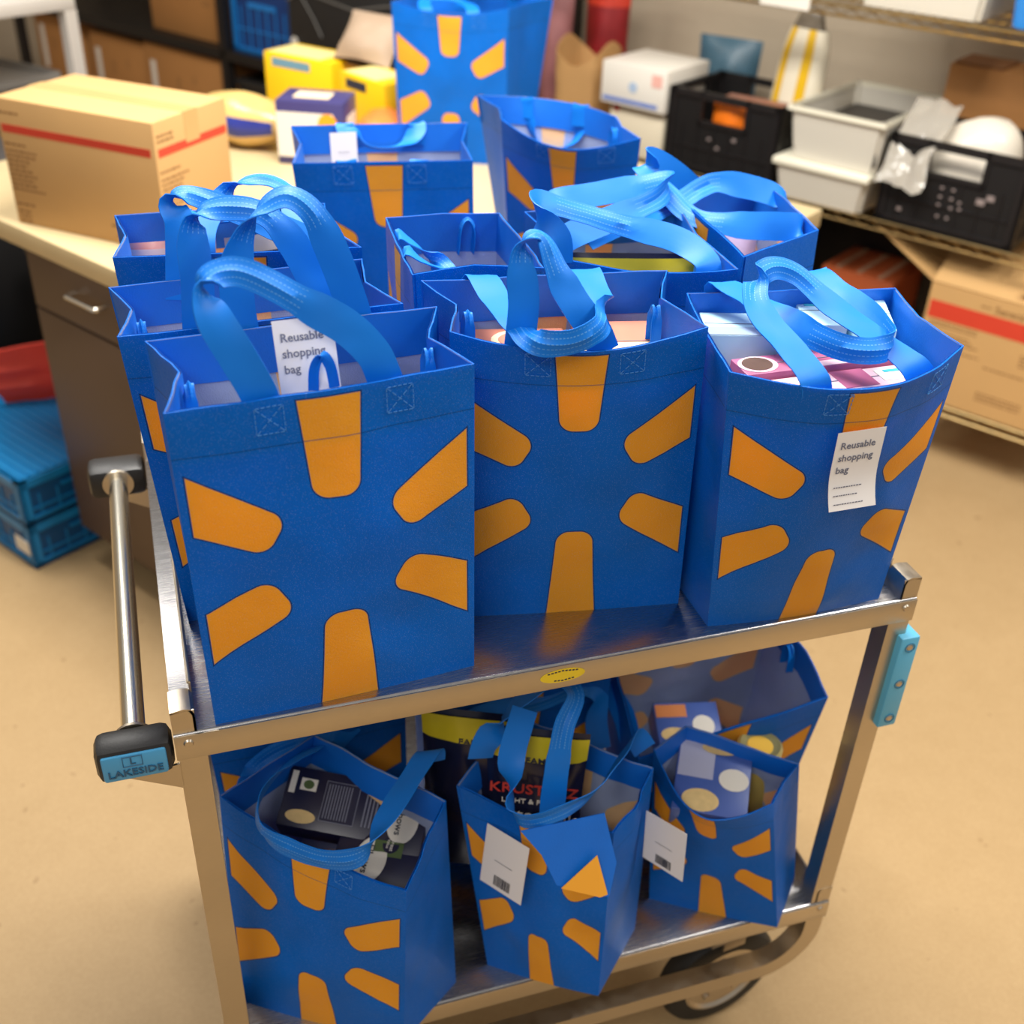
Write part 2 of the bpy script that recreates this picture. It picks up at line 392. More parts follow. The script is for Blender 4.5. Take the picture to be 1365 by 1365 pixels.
    def auto(s, which='F', h=.12, lean=(0, 0, 0), us=(.30, .70), skew=0., width=.030):
        fn, ux, n = (s.front, s.ux, s.nf) if which == 'F' else (s.back, s.ub, s.nb)
        ln = V(lean); A, B = fn(us[0], 1)-n*.005, fn(us[1], 1)-n*.005; a, b = fn(us[0], .9)-n*.005, fn(us[1], .9)-n*.005
        mid = (A+B)/2+ux*skew
        return s.handle([(a, ux), (A, ux), (A+Z*h*.45+ln*.3, ux), (A.lerp(mid, .35)+Z*h*.85+ln*.8, ux*.6-n*.6), (mid+Z*h+ln, -n+Z*.3),
                         (B.lerp(mid, .35)+Z*h*.85+ln*.8, ux*.6-n*.6), (B+Z*h*.45+ln*.3, ux), (B, ux), (b, ux)], width)
    def loop(s, which='L', w=.4, h=.02):       # small hanging loop sewn inside the side
        fn = s.left if which == 'L' else s.right; inw = s.ux if which == 'L' else -s.ux
        p = fn(w, .95)+inw*.012; d = (fn(1, .95)-fn(0, .95)).normalized()
        return ribbon('hanging_loop', s.root, [(p-d*.008-Z*.03, inw), (p-d*.009, inw), (p+Z*h, inw), (p+d*.009, inw), (p+d*.012-Z*.03, inw)], .011)
def swing_tag(bag, M, w=.05, h=.085, front=True, fold=0., lab='white cardboard swing tag'):
    mb = MB(); NN = 10
    def f(u, v):
        yy = (v-1)*h; zz = 0.
        if fold and v < .5: zz = fold*(.5-v)**2*4
        return M @ V(((u-.5)*w, yy, zz))
    mb.grid(f, 6, NN)
    o = obj('paper_tag', mb, M_TAG, bag.root, solid=-.0005, label=lab, recalc=False)
    T = lambda x, y: M @ Matrix.Translation((x, y, .0010+(fold*(.5-(1+y/h))**2*4 if fold and (1+y/h) < .5 else 0)))
    if front:
        for i, tx in enumerate(('Reusable', 'shopping', 'bag')):
            text('lettering', tx, .0112, T(-w*.40, -.0165-i*.0145), M_INKG, o, .0001, 'LEFT', True)
        if h > .07:
            mb = MB()
            for i, ln in enumerate((.6, .5, .62)):
                x = -w*.40
                while x < w*(ln-.40):
                    ww = rnd.uniform(.001, .003); y = -h*.74-i*.0085; mb.box((x, y, 0), (x+ww, y+.0012, .0002), T(0, y)@Matrix.Translation((0, -0, 0)) if False else M @ Matrix.Translation((0, 0, .0010+(fold*(.5-(1+y/h))**2*4 if fold else 0)))); x += ww+.0009
            obj('fine_print', mb, M_INKG, o, smooth=0)
    else:
        mb = MB()
        x = -w*.18
        while x < w*.2:
            ww = rnd.choice((.0004, .0008, .0013)); mb.box((x, -h*.93, 0), (x+ww, -h*.76, .0003), T(0, 0)); x += ww+rnd.choice((.0005, .0009))
        obj('barcode', mb, M_INK, o, smooth=0)
        mb = MB(); mb.box((-w*.22, -h*.52, 0), (w*.2, -h*.515, .0003), T(0, 0)); obj('lettering', mb, M_INK, o, smooth=0)
    return o

# ------------------------------------------------------------------ setting
def floor_mat():
    m = NT('floor_vinyl'); b = m.b; tc = m.n('ShaderNodeTexCoord')
    n1 = m.n('ShaderNodeTexNoise'); n1.inputs['Scale'].default_value = 160; n1.inputs['Detail'].default_value = 4; m.l(tc.outputs['Object'], n1.inputs['Vector'])
    n2 = m.n('ShaderNodeTexNoise'); n2.inputs['Scale'].default_value = 14; n2.inputs['Detail'].default_value = 6; m.l(tc.outputs['Object'], n2.inputs['Vector'])
    c = m.mix(n1.outputs[0], lin(164, 134, 92), lin(192, 164, 122)); c2 = m.mix(n2.outputs[0], lin(166, 136, 94), lin(188, 158, 116))
    c = m.mix(.45, c, c2)
    n3 = m.n('ShaderNodeTexNoise'); n3.inputs['Scale'].default_value = 30; n3.inputs['Detail'].default_value = 2; m.l(tc.outputs['Object'], n3.inputs['Vector'])
    sp = m.math('GREATER_THAN', n3.outputs[0], .735)
    m.l(m.mix(m.math('MULTIPLY', sp, .35), c, lin(120, 84, 44)), b.inputs['Base Color'])
    b.inputs['Roughness'].default_value = .5; b.inputs['Specular IOR Level'].default_value = .3
    bp = m.n('ShaderNodeBump'); bp.inputs['Strength'].default_value = .12; bp.inputs['Distance'].default_value = .001
    m.l(n1.outputs[0], bp.inputs['Height']); m.l(bp.outputs[0], b.inputs['Normal']); return m.m
mb = MB(); mb.box((-6, -3.2, -.04), (3.2, 3.45, 0), Matrix.Rotation(A57, 4, 'Z'))
o = obj('floor', mb, floor_mat(), smooth=0, kind='structure')
M_WALL = mat('wall_paint', lin(196, 180, 156), .7, var=.05, vs=3, bump=.05, bs=80)
mb = MB(); mb.box((-6, 3.35, 0), (3.2, 3.45, 2.9), Matrix.Rotation(A57, 4, 'Z')); obj('wall_back', mb, M_WALL, smooth=0, kind='structure')
mb = MB(); mb.box((-6.1, -3.2, 0), (-6, 3.45, 2.9), Matrix.Rotation(A57, 4, 'Z')); obj('wall_left', mb, M_WALL, smooth=0, kind='structure')
mb = MB(); mb.box((-6, 3.33, 0), (3.2, 3.35, .10), Matrix.Rotation(A57, 4, 'Z')); obj('baseboard_back', mb, mat('cove_base', lin(60, 50, 44), .6), smooth=0, kind='structure')

# ------------------------------------------------------------------ cart
cart = thing('utility_cart', 'stainless steel two-shelf utility cart with a tubular push handle, loaded with blue bags', 'cart', (CW/2, CD/2, 0))
def shelf(name, z):
    prof = [(0, .034), (0, .003), (.003, 0)]
    mb = MB()
    def f(u, v):   # deck with folded front and rear lips
        pts = [(0.004, z-.034), (.0, z-.032), (.0, z-.004), (.0015, z-.001), (.004, z), (CD-.004, z), (CD-.0015, z-.001), (CD, z-.004), (CD, z-.032), (CD-.004, z-.034)]
        y, zz = pts[round(v*9)]; return V((u*CW, y, zz))
    mb.grid(f, 1, 9)
    o = obj(name, mb, M_DECK, cart, solid=.0018, smooth=50, recalc=False)
    for y0, y1 in ((-.0012, -.0002), (CD+.0002, CD+.0012)):
        lip = MB(); lip.box((0, y0, z-.034), (CW, y1, z-.0015), bev=.0003); obj('folded_lip', lip, M_STEEL, o)
    for sgn, xo in ((1, 0), (-1, CW)):
        e = MB(); xi = xo+sgn*.024
        e.box((min(xi, xi-sgn*.0022), .035, z-.002), (max(xi, xi-sgn*.0022), CD-.035, z+.037))
        e.tube([(xi-sgn*.0016, .036, z+.037), (xi-sgn*.0016, CD-.036, z+.037)], .0022, 8)
        for y0, y1 in ((0.002, .035), (CD-.035, CD-.002)):
            pr = [(xi, 0, z), (xi, 0, z+.024), (xi-sgn*.003, 0, z+.030), (xi-sgn*.010, 0, z+.032), (xo, 0, z+.030), (xo, 0, z+.0275),
                  (xi-sgn*.009, 0, z+.0295), (xi-sgn*.005, 0, z+.028), (xi-sgn*.0025, 0, z+.022), (xi-sgn*.0025, 0, z)]
            e.prism([(p[0], y0, p[2]) for p in pr], (0, y1-y0, 0))
            e.box((min(xo, xi), y0, z), (max(xo, xi), y0+.002, z+.029))
        obj('end_flange', e, M_STEEL, o)
        for yy in (.0,):
            d = MB(); d.lathe([(0, .0022), (.004, .002), (.0055, 0)], plane_M((xo+sgn*.014, -.0012, z-.012), X, Z), 12); obj('rivet', d, M_STEEL, o)
    return o
ts = shelf('top_shelf', TOP); shelf('bottom_shelf', LOW)
def u_frame(y, s):
    zr, R = .19, .085; x0, x1 = .016, CW-.016; P = [(x0, y, TOP-.004), (x0, y, .7), (x0, y, zr+R+.1), (x0, y, zr+R)]
    P += [(x0+R-R*math.cos(a), y, zr+R-R*math.sin(a)) for a in [math.radians(k) for k in range(10, 91, 10)]]
    P += [(x1-R+R*math.sin(a), y, zr+R-R*math.cos(a)) for a in [math.radians(k) for k in range(0, 91, 10)]]
    P += [(x1, y, .7), (x1, y, TOP-.004)]
    mb = MB(); mb.sweep(P, .030, .028, (0, 1, 0)); obj('leg_frame', mb, M_STEEL, cart, smooth=30)
u_frame(.0165, 1); u_frame(CD-.0165, -1)
for x in (.13, CW-.13):
    mb = MB(); mb.box((x-.02, .20, .225), (x+.02, CD-.031, .25), bev=.002); obj('cross_bar', mb, M_STEEL, cart)
# handle
HX, HZ = -.040, TOP-.020
h = MB(); h.tube([(HX, .025, HZ), (HX, CD-.03, HZ)], .0125, 20); obj('push_handle', h, M_CHROME, cart)
for y0, y1, fr in ((-.006, .032, True), (CD-.050, CD+.000, False)):
    b = MB(); b.box((-.079, y0, HZ-.026), (-.002, y1, HZ+.019), bev=.010); br = obj('handle_bracket', b, M_BLACKP, cart)
    c = MB(); yy = y1 if fr else y0
    c.lathe([(0, 0), (.0215, 0), (.021, .004), (0, .004)], plane_M((HX, yy+(-.002 if fr else .002), HZ-.002), X*(1 if fr else 1), Z if not fr else -Z), 24); obj('collar', c, M_STEEL, br)
    g = MB(); g.prism([(-.05, y0+.006, HZ-.026), (.002, y0+.006, HZ-.055), (.002, y0+.006, HZ-.02)], (0, .003, 0)); obj('gusset_plate', g, M_STEEL, br)
    if fr:
        p = MB(); p.box((-.073, y0-.0016, HZ-.021), (-.009, y0+.004, HZ+.013), bev=.003); pl = obj('badge', p, mat('badge_blue', lin(70, 150, 195), .4), br, label='light blue badge plate')
        M_BL = mat('badge_relief', lin(34, 84, 116), .4)
        text('lettering', 'LAKESIDE', .0128, plane_M((-.041, y0-.0018, HZ-.0105), X, Z), M_BL, pl, .0009, bold=True)
        text('emblem', 'L', .012, plane_M((-.0425, y0-.0018, HZ+.0045), X, Z), M_BL, pl, .0006, bold=True)
        rg = MB(); a = [V((-.052, y0-.0018, HZ-.002)), V((-.033, y0-.0018, HZ-.002)), V((-.033, y0-.0018, HZ+.011)), V((-.052, y0-.0018, HZ+.011))]
        rg.tube(a, .0007, 5, closed=True); obj('emblem_frame', rg, M_BL, pl)
# corner bumper on the right front leg
M_BUMP = mat('bumper_vinyl', lin(92, 178, 214), .45, var=.05)
b = MB(); b.box((CW-.012, -.008, .700), (CW+.016, .036, .852), bev=.003); bu = obj('corner_bumper', b, M_BUMP, cart, label='light blue corner bumper')
for z in (.715, .775, .836):
    s_ = MB(); s_.lathe([(0, .0012), (.0035, .0012), (.0052, -.0002)], plane_M((CW+.003, -.008, z), X, Z), 14); obj('screw', s_, M_STEEL, bu)
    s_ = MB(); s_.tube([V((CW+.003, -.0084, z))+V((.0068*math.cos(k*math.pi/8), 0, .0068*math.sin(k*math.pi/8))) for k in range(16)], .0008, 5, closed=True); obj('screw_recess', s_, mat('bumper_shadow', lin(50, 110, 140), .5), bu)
st = MB()
st.prism([(.424+.027*math.cos(k*math.pi/16), -.0014, TOP-.0155+.0095*math.sin(k*math.pi/16)) for k in range(32)], (0, -.0004, 0)); stk = obj('oval_sticker', st, mat('sticker_yellow', lin(232, 200, 40), .35, var=.12, vs=60), ts, smooth=0, label='yellow oval sticker')
st = MB()
for r in range(2):
    for k in range(9):
        a = (k-4)*.0042; zz = TOP-.0155+(.0072 if r == 0 else -.0072)-abs(a)*.12*(1 if r == 0 else -1)
        if r and k in (0, 1, 8): continue
        st.box((.424+a-.0016, -.0019, zz-.001), (.424+a+.0014, -.00175, zz+.001))
st2 = obj('worn_print', st, M_INK, ts, smooth=0)
def caster(x, y, a, k):
    M = TM(x, y, 0, a); R = .104
    c = MB(); c.box((-.045, -.032, .222), (.045, .032, .228), M); c.box((-.020, -.030, .20), (.020, -.027, .222), M); c.box((-.022, .027, .09), (.022, .030, .222), M); c.box((-.018, -.018, .228), (.018, .018, LOW-.002), M)
    f = obj('caster_fork', c, M_STEEL, cart)
    W = M @ Matrix.Translation((0, 0, R)) @ Matrix.Rotation(math.pi/2, 4, 'X')
    t = MB(); t.lathe([(.070, -.021), (.090, -.021), (.099, -.017), (R, -.007), (R, .007), (.099, .017), (.090, .021), (.070, .021)], W, 40); ty = obj('tyre', t, M_RUBBER, f)
    t = MB(); t.lathe([(.070, -.021), (.066, -.022), (.061, -.017), (.040, -.014), (.016, -.018), (.012, -.024), (0, -.024)], W, 40)
    t.lathe([(.070, .021), (.066, .022), (.061, .017), (.040, .014), (.016, .018), (.012, .024), (0, .024)], W, 40); hb = obj('hub', t, M_STEEL, f)
    for q in range(5):
        for sg in (-1, 1):
            an = q*2*math.pi/5+.4; B = W @ Matrix.Translation((.045*math.cos(an), .045*math.sin(an), sg*.0145))
            t = MB(); t.lathe([(0, sg*.006), (.0055, sg*.006), (.0065, 0)], B, 8); obj('bolt', t, M_STEEL, hb)
caster(.772, .078, math.radians(6), 0); caster(.125, .098, math.radians(-10), 1); caster(.765, CD-.1, math.radians(10), 2); caster(.125, CD-.1, math.radians(20), 3)

# ------------------------------------------------------------------ bags on the top shelf
def v3(x, y, z): return V((x, y, z))
def quad(pts, z): return [v3(p[0], p[1], z if len(p) < 3 else p[2]) for p in pts]
H = .37
G1 = 'blue shopping bags on the top shelf'
B1 = Bag('blue bag with a pink-tinted card tag standing up inside it, beside the push handle', quad([(.043, .006), (.327, .024), (.327, .165), (.043, .148)], TOP),
         quad([(.037, -.002), (.322, .029), (.322, .168), (.029, .150)], TOP+H), gl=.022, gr=.026, fb=.012, bb=.003, wr=.013, seed=1)
B1.stitches(us=(.31, .735))
B1.px([(352, 560, .014, X), (346, 528, .013, X), (318, 478, .018, X), (287, 428, .026, (.9, .3, 0)), (272, 394, .036, (.5, .8, .2)), (283, 369, .05, (.1, .8, .6)), (318, 362, .055, (0, .5, .8)),
       (362, 380, .052, (-.1, .4, .9)), (412, 408, .045, (-.2, .35, .9)), (462, 436, .037, (.2, .3, .9)), (497, 470, .032, (.8, .2, .5)), (512, 502, .030, X), (520, 525, .030, X)], .033)
B1.px([(327, 490, .158, X), (325, 455, .160, X), (317, 405, .166, X), (315, 355, .172, (1, .2, 0)), (328, 308, .178, (.7, .6, .1)), (352, 276, .182, (.4, .7, .5)), (384, 262, .182, (.5, .6, .5)),
       (418, 285, .178, (1, .3, .3)), (446, 342, .172, X), (470, 408, .168, X), (482, 450, .166, X)], .033)
ribbon('hanging_loop', B1.root, [(at(418, 520, .05), X), (at(419, 492, .05), X), (at(428, 473, .05), (1, .5, 0)), (at(440, 488, .05), X), (at(446, 516, .05), X)], .010, grip=None)
B1.loop('L', .62, .014); B1.loop('R', .6, .014)
tp = at(402, 424, .075); tb = at(389, 540, .045)
swing_tag(B1, plane_M(tp, X+V((0, .05, 0)), tp-tb), .056, .105, lab='pale tag with printed words, standing behind the front panel')

B2 = Bag('blue bag holding salmon-coloured cartons, with one handle drooping over its front rim', quad([(.333, .112), (.597, .068), (.612, .215), (.345, .245)], TOP),
         quad([(.318, .104), (.578, .055), (.601, .208), (.322, .240)], TOP+H), gl=.02, gr=.028, fb=.010, bb=.004, frim=.012, fsag=.018, wr=.012, seed=2)
B2.stitches(us=(.33, .70), sz=.028)
B2.px([(690, 480, .092, X), (694, 448, .092, X), (698, 400, .098, X), (694, 352, .105, (1, .2, 0)), (700, 326, .112, (.6, .8, .2)), (714, 314, .118, (.3, .9, .2)), (728, 326, .114, (.8, .6, 0)),
       (748, 372, .10, X), (772, 412, .086, X), (793, 440, .08, X), (806, 470, .078, X)], .033)
B2.px([(628, 400, .232, X), (640, 368, .232, X), (662, 400, .17, X), (690, 436, .10, (1, .2, 0)), (706, 452, .062, (.8, .1, .6)), (728, 458, .046, (.2, .1, 1)), (760, 456, .043, Z), (788, 444, .046, (-.2, .1, 1)), (803, 428, .07, (-.7, 0, .7)),
       (796, 395, .14, X), (780, 358, .215, X), (784, 390, .218, X)], .033)
B2.loop('L', .55, .012); B2.loop('R', .55, .014)

B3 = Bag('bulging blue bag of pale-blue and magenta cartons, a white swing tag hanging on its front', quad([(.612, .018), (.842, .012), (.868, .17), (.612, .155)], TOP),
         quad([(.571, -.012), (.842, -.014), (.862, .142), (.615, .182)], TOP+.352), gl=-.004, gr=.014, fb=.030, bb=.004, frim=.046, fsag=.006, wr=.014, seed=3)
B3.stitches(us=(.36, .84), sz=.028)
B3.px([(1086, 540, -.045, X), (1086, 508, -.047, X), (1056, 466, -.012, X), (1022, 428, .03, X), (1007, 396, .062, (1, .2, .1)), (1011, 370, .088, (.6, .6, .4)), (1032, 357, .10, (.2, .7, .6)), (1062, 366, .10, (.6, .5, .5)),
       (1104, 402, .07, X), (1162, 444, .02, X), (1212, 482, -.020, X), (1230, 506, -.028, X)], .033)
B3.px([(958, 396, .178, X), (962, 378, .178, X), (1008, 404, .13, (.6, .6, .1)), (1062, 436, .065, (.1, .8, .5)), (1120, 462, .01, (0, .7, .7)), (1164, 468, -.012, (.1, .5, .8)), (1186, 456, 0, (.4, .1, .9)), (1158, 424, .05, (.6, 0, .8)),
       (1114, 388, .12, (.9, 0, .4)), (1084, 360, .166, X), (1088, 380, .166, X)], .034)
c0 = at(1150, 573, -.062)
swing_tag(B3, plane_M(c0, V((1, -.02, .02)), V((.13, -.02, 1))), .055, .088, fold=.012, lab='white swing tag with printed words, curled at the bottom')

B4 = Bag('blue bag squeezed behind the bag with the standing tag, its grey lining showing', quad([(.030, .185), (.312, .196), (.312, .330), (.030, .318)], TOP),
         quad([(.004, .176), (.292, .194), (.276, .330), (-.001, .305)], TOP+.365), gl=.018, gr=.018, fb=.006, bb=.002, wr=.007, seed=4)
B4.px([(267, 470, .192, X), (265, 437, .194, X), (263, 375, .202, X), (257, 318, .212, (1, .2, 0)), (264, 288, .222, (.5, .8, .3)), (300, 277, .226, (0, .7, .7)), (350, 284, .222, (.4, .6, .6)), (386, 318, .212, (1, .2, .2)), (414, 366, .204, X), (430, 400, .198, X), (438, 440, .196, X)], .032)
B4.px([(241, 400, .308, X), (241, 372, .312, X), (241, 330, .318, X), (239, 296, .326, (1, .2, 0)), (229, 272, .336, (.6, .7, .2)), (246, 259, .345, (.1, .8, .5)), (285, 270, .345, (0, .6, .8)), (335, 291, .342, (0, .5, .8)), (388, 310, .338, (.3, .5, .7)), (416, 326, .332, (1, .2, .2)), (424, 356, .326, X), (428, 385, .322, X)], .032)
B4.loop('L', .7, .014)

B5 = Bag('blue bag with a clear pink-filled pouch inside, nearest the big cardboard box', quad([(.025, .385), (.300, .372), (.300, .505), (.025, .515)], TOP),
         quad([(.006, .378), (.280, .352), (.266, .515), (.012, .520)], TOP+.370), gl=.012, gr=.02, fb=.006, bb=.006, wr=.007, seed=5)
B5.auto('F', .05, (.03, .10, 0), us=(.35, .72)); B5.auto('B', .03, (0, -.10, -.01), us=(.3, .7), skew=.03)

B6 = Bag('blue bag turned sideways between fuller bags, showing only its folded grey-lined side', quad([(.336, .455), (.336, .262), (.468, .262), (.468, .455)], TOP),
         quad([(.330, .452), (.318, .262), (.468, .250), (.474, .440)], TOP+.368), gl=-.006, gr=.02, fb=.004, bb=.004, wr=.008, seed=6)
B6.loop('L', .3, .014); B6.auto('F', .02, (.05, -.02, -.05), us=(.35, .65))

B7 = Bag('blue bag with a yellow and black pouch on top and crossed straps', quad([(.505, .300), (.690, .250), (.715, .440), (.520, .455)], TOP),
         quad([(.500, .290), (.694, .212), (.722, .440), (.512, .455)], TOP+.362), gl=.01, gr=.01, fb=.008, bb=.004, fsag=.01, bsag=.0, wr=.008, seed=7)
B7.px([(745, 352, .285, X), (742, 318, .29, (.6, 0, .6)), (718, 290, .31, (-.2, .3, .9)), (720, 270, .34, (0, .7, .7)), (770, 282, .34, (0, .7, .7)), (830, 300, .32, (.2, .7, .7)), (900, 318, .29, (.2, .7, .7)), (940, 345, .25, (1, .2, .2)), (945, 365, .24, X)], .034)
B7.px([(735, 285, .44, X), (735, 268, .45, (.4, .7, .5)), (775, 262, .45, (0, .7, .7)), (850, 248, .45, (0, .7, .7)), (890, 240, .44, (.2, .7, .7)), (880, 262, .41, (.4, .6, .6)), (830, 286, .385, (.3, .7, .6)), (770, 310, .36, (.3, .7, .6)), (735, 330, .34, (.3, .7, .6))], .034)
B8 = Bag('blue bag with an amber bottle and pale packets under tangled straps', quad([(.865, .300), (.895-.02, .520), (.742, .520), (.735, .270)], TOP),
         quad([(.852, .302), (.884, .520), (.742, .520), (.712, .236)], TOP+.366), gl=.0, gr=.0, fb=.006, bb=.004, wr=.009, seed=8)
B8.px([(932, 262, .50, X), (900, 232, .50, (.3, .3, .9)), (870, 214, .49, (.4, .5, .7)), (862, 226, .47, (.7, .6, .3)), (890, 258, .44, (.7, .5, .5)), (925, 290, .40, (.7, .5, .5)), (985, 300, .36, (.2, .5, .8)), (1040, 302, .34, (0, .4, .9)), (1066, 306, .335, (-.3, .4, .7)), (1070, 330, .335, (.3, .9, .1)), (1068, 352, .335, (.3, .9, .1))], .036)
B8.px([(1046, 312, .44, (.2, .9, .1)), (1048, 288, .44, (.2, .9, .2)), (1042, 266, .45, (0, .6, .7)), (1010, 252, .46, (0, .5, .8)), (960, 243, .47, (0, .6, .7)), (935, 250, .465, (.3, .6, .6)), (905, 268, .45, (.3, .7, .5)), (860, 285, .42, (.2, .8, .5)), (820, 300, .40, (.2, .8, .5)), (780, 318, .37, (.2, .8, .5))], .034)

# ------------------------------------------------------------------ bags on the counter
C1 = Bag('blue bag standing straight on the counter, a white price card clipped inside it', quad([(.300, .845), (.560, .815), (.585, .985), (.325, 1.01)], CT),
         quad([(.272, .850), (.548, .815), (.600, 1.030), (.302, 1.062)], CT+.342), gl=.015, gr=.012, fb=.006, bb=.004, wr=.006, seed=9)
C1.stitches(us=(.27, .68), sz=.03); C1.auto('F', .01, (0, .06, -.06), us=(.3, .7)); C1.auto('B', .02, (0, -.03, -.05))
swing_tag(C1, plane_M(atz(454, 172, 1.235)+V((0, -.02, 0)), X, V((0, .15, 1))), .044, .06, front=False, lab='white price card')
C2 = Bag('wide-open blue bag with sagging front rim, beside the white cartons', quad([(.690, 1.02), (.850, .880), (.880, 1.02), (.720, 1.16)], CT),
         quad([(.653, 1.006), (.846, .850), (.858, .985), (.659, 1.17)], CT+.352), gl=.02, gr=.01, fb=.012, bb=.010, frim=.03, brim=.045, fsag=.025, wr=.010, seed=10)
C2.stitches(us=(.36, .8), sz=.03); C2.auto('B', -.02, (0, -.01, -.06), us=(.3, .7)); C2.loop('R', .4, .01)
C3 = Bag('blue bag at the back of the counter beside yellow cartons', quad([(.700, 1.99), (.945, 1.88), (1.060, 2.02), (.790, 2.13)], CT),
         quad([(.682, 1.985), (.940, 1.868), (1.095, 1.99), (.800, 2.14)], CT+.375), gl=.01, gr=.01, fb=.012, bb=.01, fsag=.02, wr=.012, seed=11)
C3.stitches(us=(.33, .75), sz=.03); C3.auto('F', .04, (0, .08, -.02)); C3.auto('B', .05, (0, -.06, 0))

# ------------------------------------------------------------------ bags on the lower shelf
L1 = Bag('slumped blue bag on the lower shelf, filled with dark pasta cartons', quad([(.022, .082), (.222, -.040), (.312, .026), (.110, .190)], LOW),
         [v3(.035, .155, .652), v3(.234, -.022, .612), v3(.307, .066, .655), v3(.168, .235, .648)], gl=.0, gr=.0, fb=.016, bb=.0, frim=-.004, fsag=.018, wr=.012, seed=12)
L1.stitches(us=(.68,), sz=.026)
L1.px([(425, 1010, .225, X), (420, 996, .225, X), (375, 1030, .17, (.7, .3, .4)), (345, 1070, .115, (.3, .4, .8)), (352, 1108, .075, (-.2, .3, .9)), (392, 1132, .045, (-.1, .3, .9)), (440, 1146, .015, (0, .2, 1)), (482, 1138, .0, (.3, 0, 1)),
       (512, 1092, .03, (.8, -.2, .4)), (545, 1040, .08, (.8, -.3, .4)), (572, 1000, .12, (.8, -.3, .3)), (575, 1015, .125, X)], .036)
L2 = Bag('blue lower-shelf bag with a folded corner flap, holding buttermilk mix', quad([(.362, .040), (.495, -.050), (.586, .036), (.440, .130)], LOW),
         [v3(.330, .100, .640), v3(.515, .002, .600), v3(.592, .060, .640), v3(.432, .190, .660)], gl=.0, gr=-.006, fb=.014, bb=.0, frim=-.01, fsag=.03, wr=.018, seed=13)
L2.px([(733, 1120, .02, X), (735, 1090, .02, X), (742, 1030, .03, X), (752, 970, .045, X), (768, 925, .07, (.8, .5, 0)), (740, 905, .10, (.3, .9, 0)), (690, 935, .11, (.6, .6, .3)), (650, 985, .10, (.7, 0, .7)), (640, 1010, .10, X)], .034)
L2.px([(860, 1000, .10, X), (845, 985, .10, (.7, .3, .5)), (822, 1020, .06, (.6, 0, .8)), (790, 1060, .02, (.5, 0, .9)), (745, 1085, -.005, (.1, 0, 1)), (700, 1096, .005, (-.2, 0, 1)), (680, 1075, .03, (-.4, 0, 1)), (682, 1010, .06, (.8, 0, .3)), (694, 965, .08, X), (700, 945, .09, X)], .034)
fl = MB()   # folded front corner flap hanging over the front
fa = [at(694, 1108, -.006), at(806, 1084, -.006), at(822, 1150, -.034), at(812, 1196, -.052), at(742, 1180, -.04), at(722, 1140, -.022)]
fl.poly(fa); obj('folded_flap', fl, M_HEM, L2.root, solid=.0015, smooth=0)
fl = MB(); fl.poly([at(796, 1140, -.0345), at(810, 1192, -.053), at(800, 1196, -.054), at(748, 1184, -.044)]); obj('printed_ray', fl, mat('flap_orange', ORANGE, .5), L2.root, solid=-.0006, smooth=0)
def tag_px(bag, tl, tr, bl, **kw):
    a, b = at(*tl), at(*tr); d = ray(bl[0], bl[1]); c = CAM+d*((b-a).dot(a-CAM)/(b-a).dot(d)); swing_tag(bag, plane_M((a+b)/2, b-a, a-c), (b-a).length, (a-c).length, **kw)
tag_px(L2, (650, 1097, .060), (706, 1131, .004), (640, 1172, .014), front=False, lab='white barcode tag on the front')
L3 = Bag('blue bag creased down its front on the lower shelf, holding blue pasta cartons', quad([(.628, .080), (.790, -.020), (.858, .050), (.715, .150)], LOW),
         [v3(.622, .122, .606), v3(.745, -.004, .592), v3(.812, .046, .600), v3(.684, .148, .612)], gl=.0, gr=.004, fb=.012, bb=.0, frim=.062, fsag=.012, wr=.008, seed=14)
tag_px(L3, (862, 1080, .040), (916, 1112, -.022), (857, 1142, .040), front=False, lab='white barcode tag on the creased front')
L4 = Bag('tall open blue bag at the back of the lower shelf, its pale inside print showing', quad([(.640, .172), (.872, .150), (.878, .300), (.650, .315)], LOW),
         [v3(.626, .168, .540), v3(.884, .108, .652), v3(.872, .262, .700), v3(.600, .262, .700)], gl=.0, gr=-.01, fb=.0, bb=.012, wr=.01, seed=15)
L4.auto('B', .02, (0, .02, -.02)); L4.loop('R', .4, .01)
L5 = Bag('blue bag half hidden behind the slumped bag of pasta cartons', quad([(.045, .255), (.300, .255), (.300, .385), (.045, .385)], LOW),
         [v3(.030, .248, .655), v3(.300, .262, .650), v3(.300, .375, .670), v3(.028, .375, .690)], gl=.006, gr=.01, fb=.004, bb=.004, wr=.01, seed=16)
L5.px([(322, 1090, .215, X), (330, 1060, .215, (.7, 0, .5)), (338, 1030, .22, (.5, .3, .7)), (362, 1008, .23, (.2, .6, .7)), (400, 990, .24, (.2, .7, .6)), (440, 972, .25, (.3, .7, .5)), (470, 985, .25, X)], .034)
L6 = Bag('blue bag in shadow behind the bag of buttermilk mix on the lower shelf', quad([(.345, .235), (.592, .225), (.592, .360), (.345, .370)], LOW),
         [v3(.340, .228, .660), v3(.590, .215, .665), v3(.590, .365, .690), v3(.335, .372, .690)], gl=.01, gr=.01, fb=.004, bb=.004, wr=.01, seed=17)
L6.px([(800, 1000, .20, X), (795, 960, .205, X), (800, 925, .21, (.6, .6, .3)), (770, 915, .215, (.2, .8, .5)), (720, 935, .215, (.2, .8, .5)), (660, 950, .21, (.4, .6, .6)), (610, 975, .205, (.8, .2, .4)), (604, 1010, .2, X)], .034)
L6.px([(840, 985, .23, X), (830, 950, .235, (.8, .2, .2)), (808, 920, .25, (.5, .7, .3)), (760, 905, .26, (.2, .9, .2)), (705, 925, .25, (.6, .6, .2)), (690, 960, .24, X)], .034)

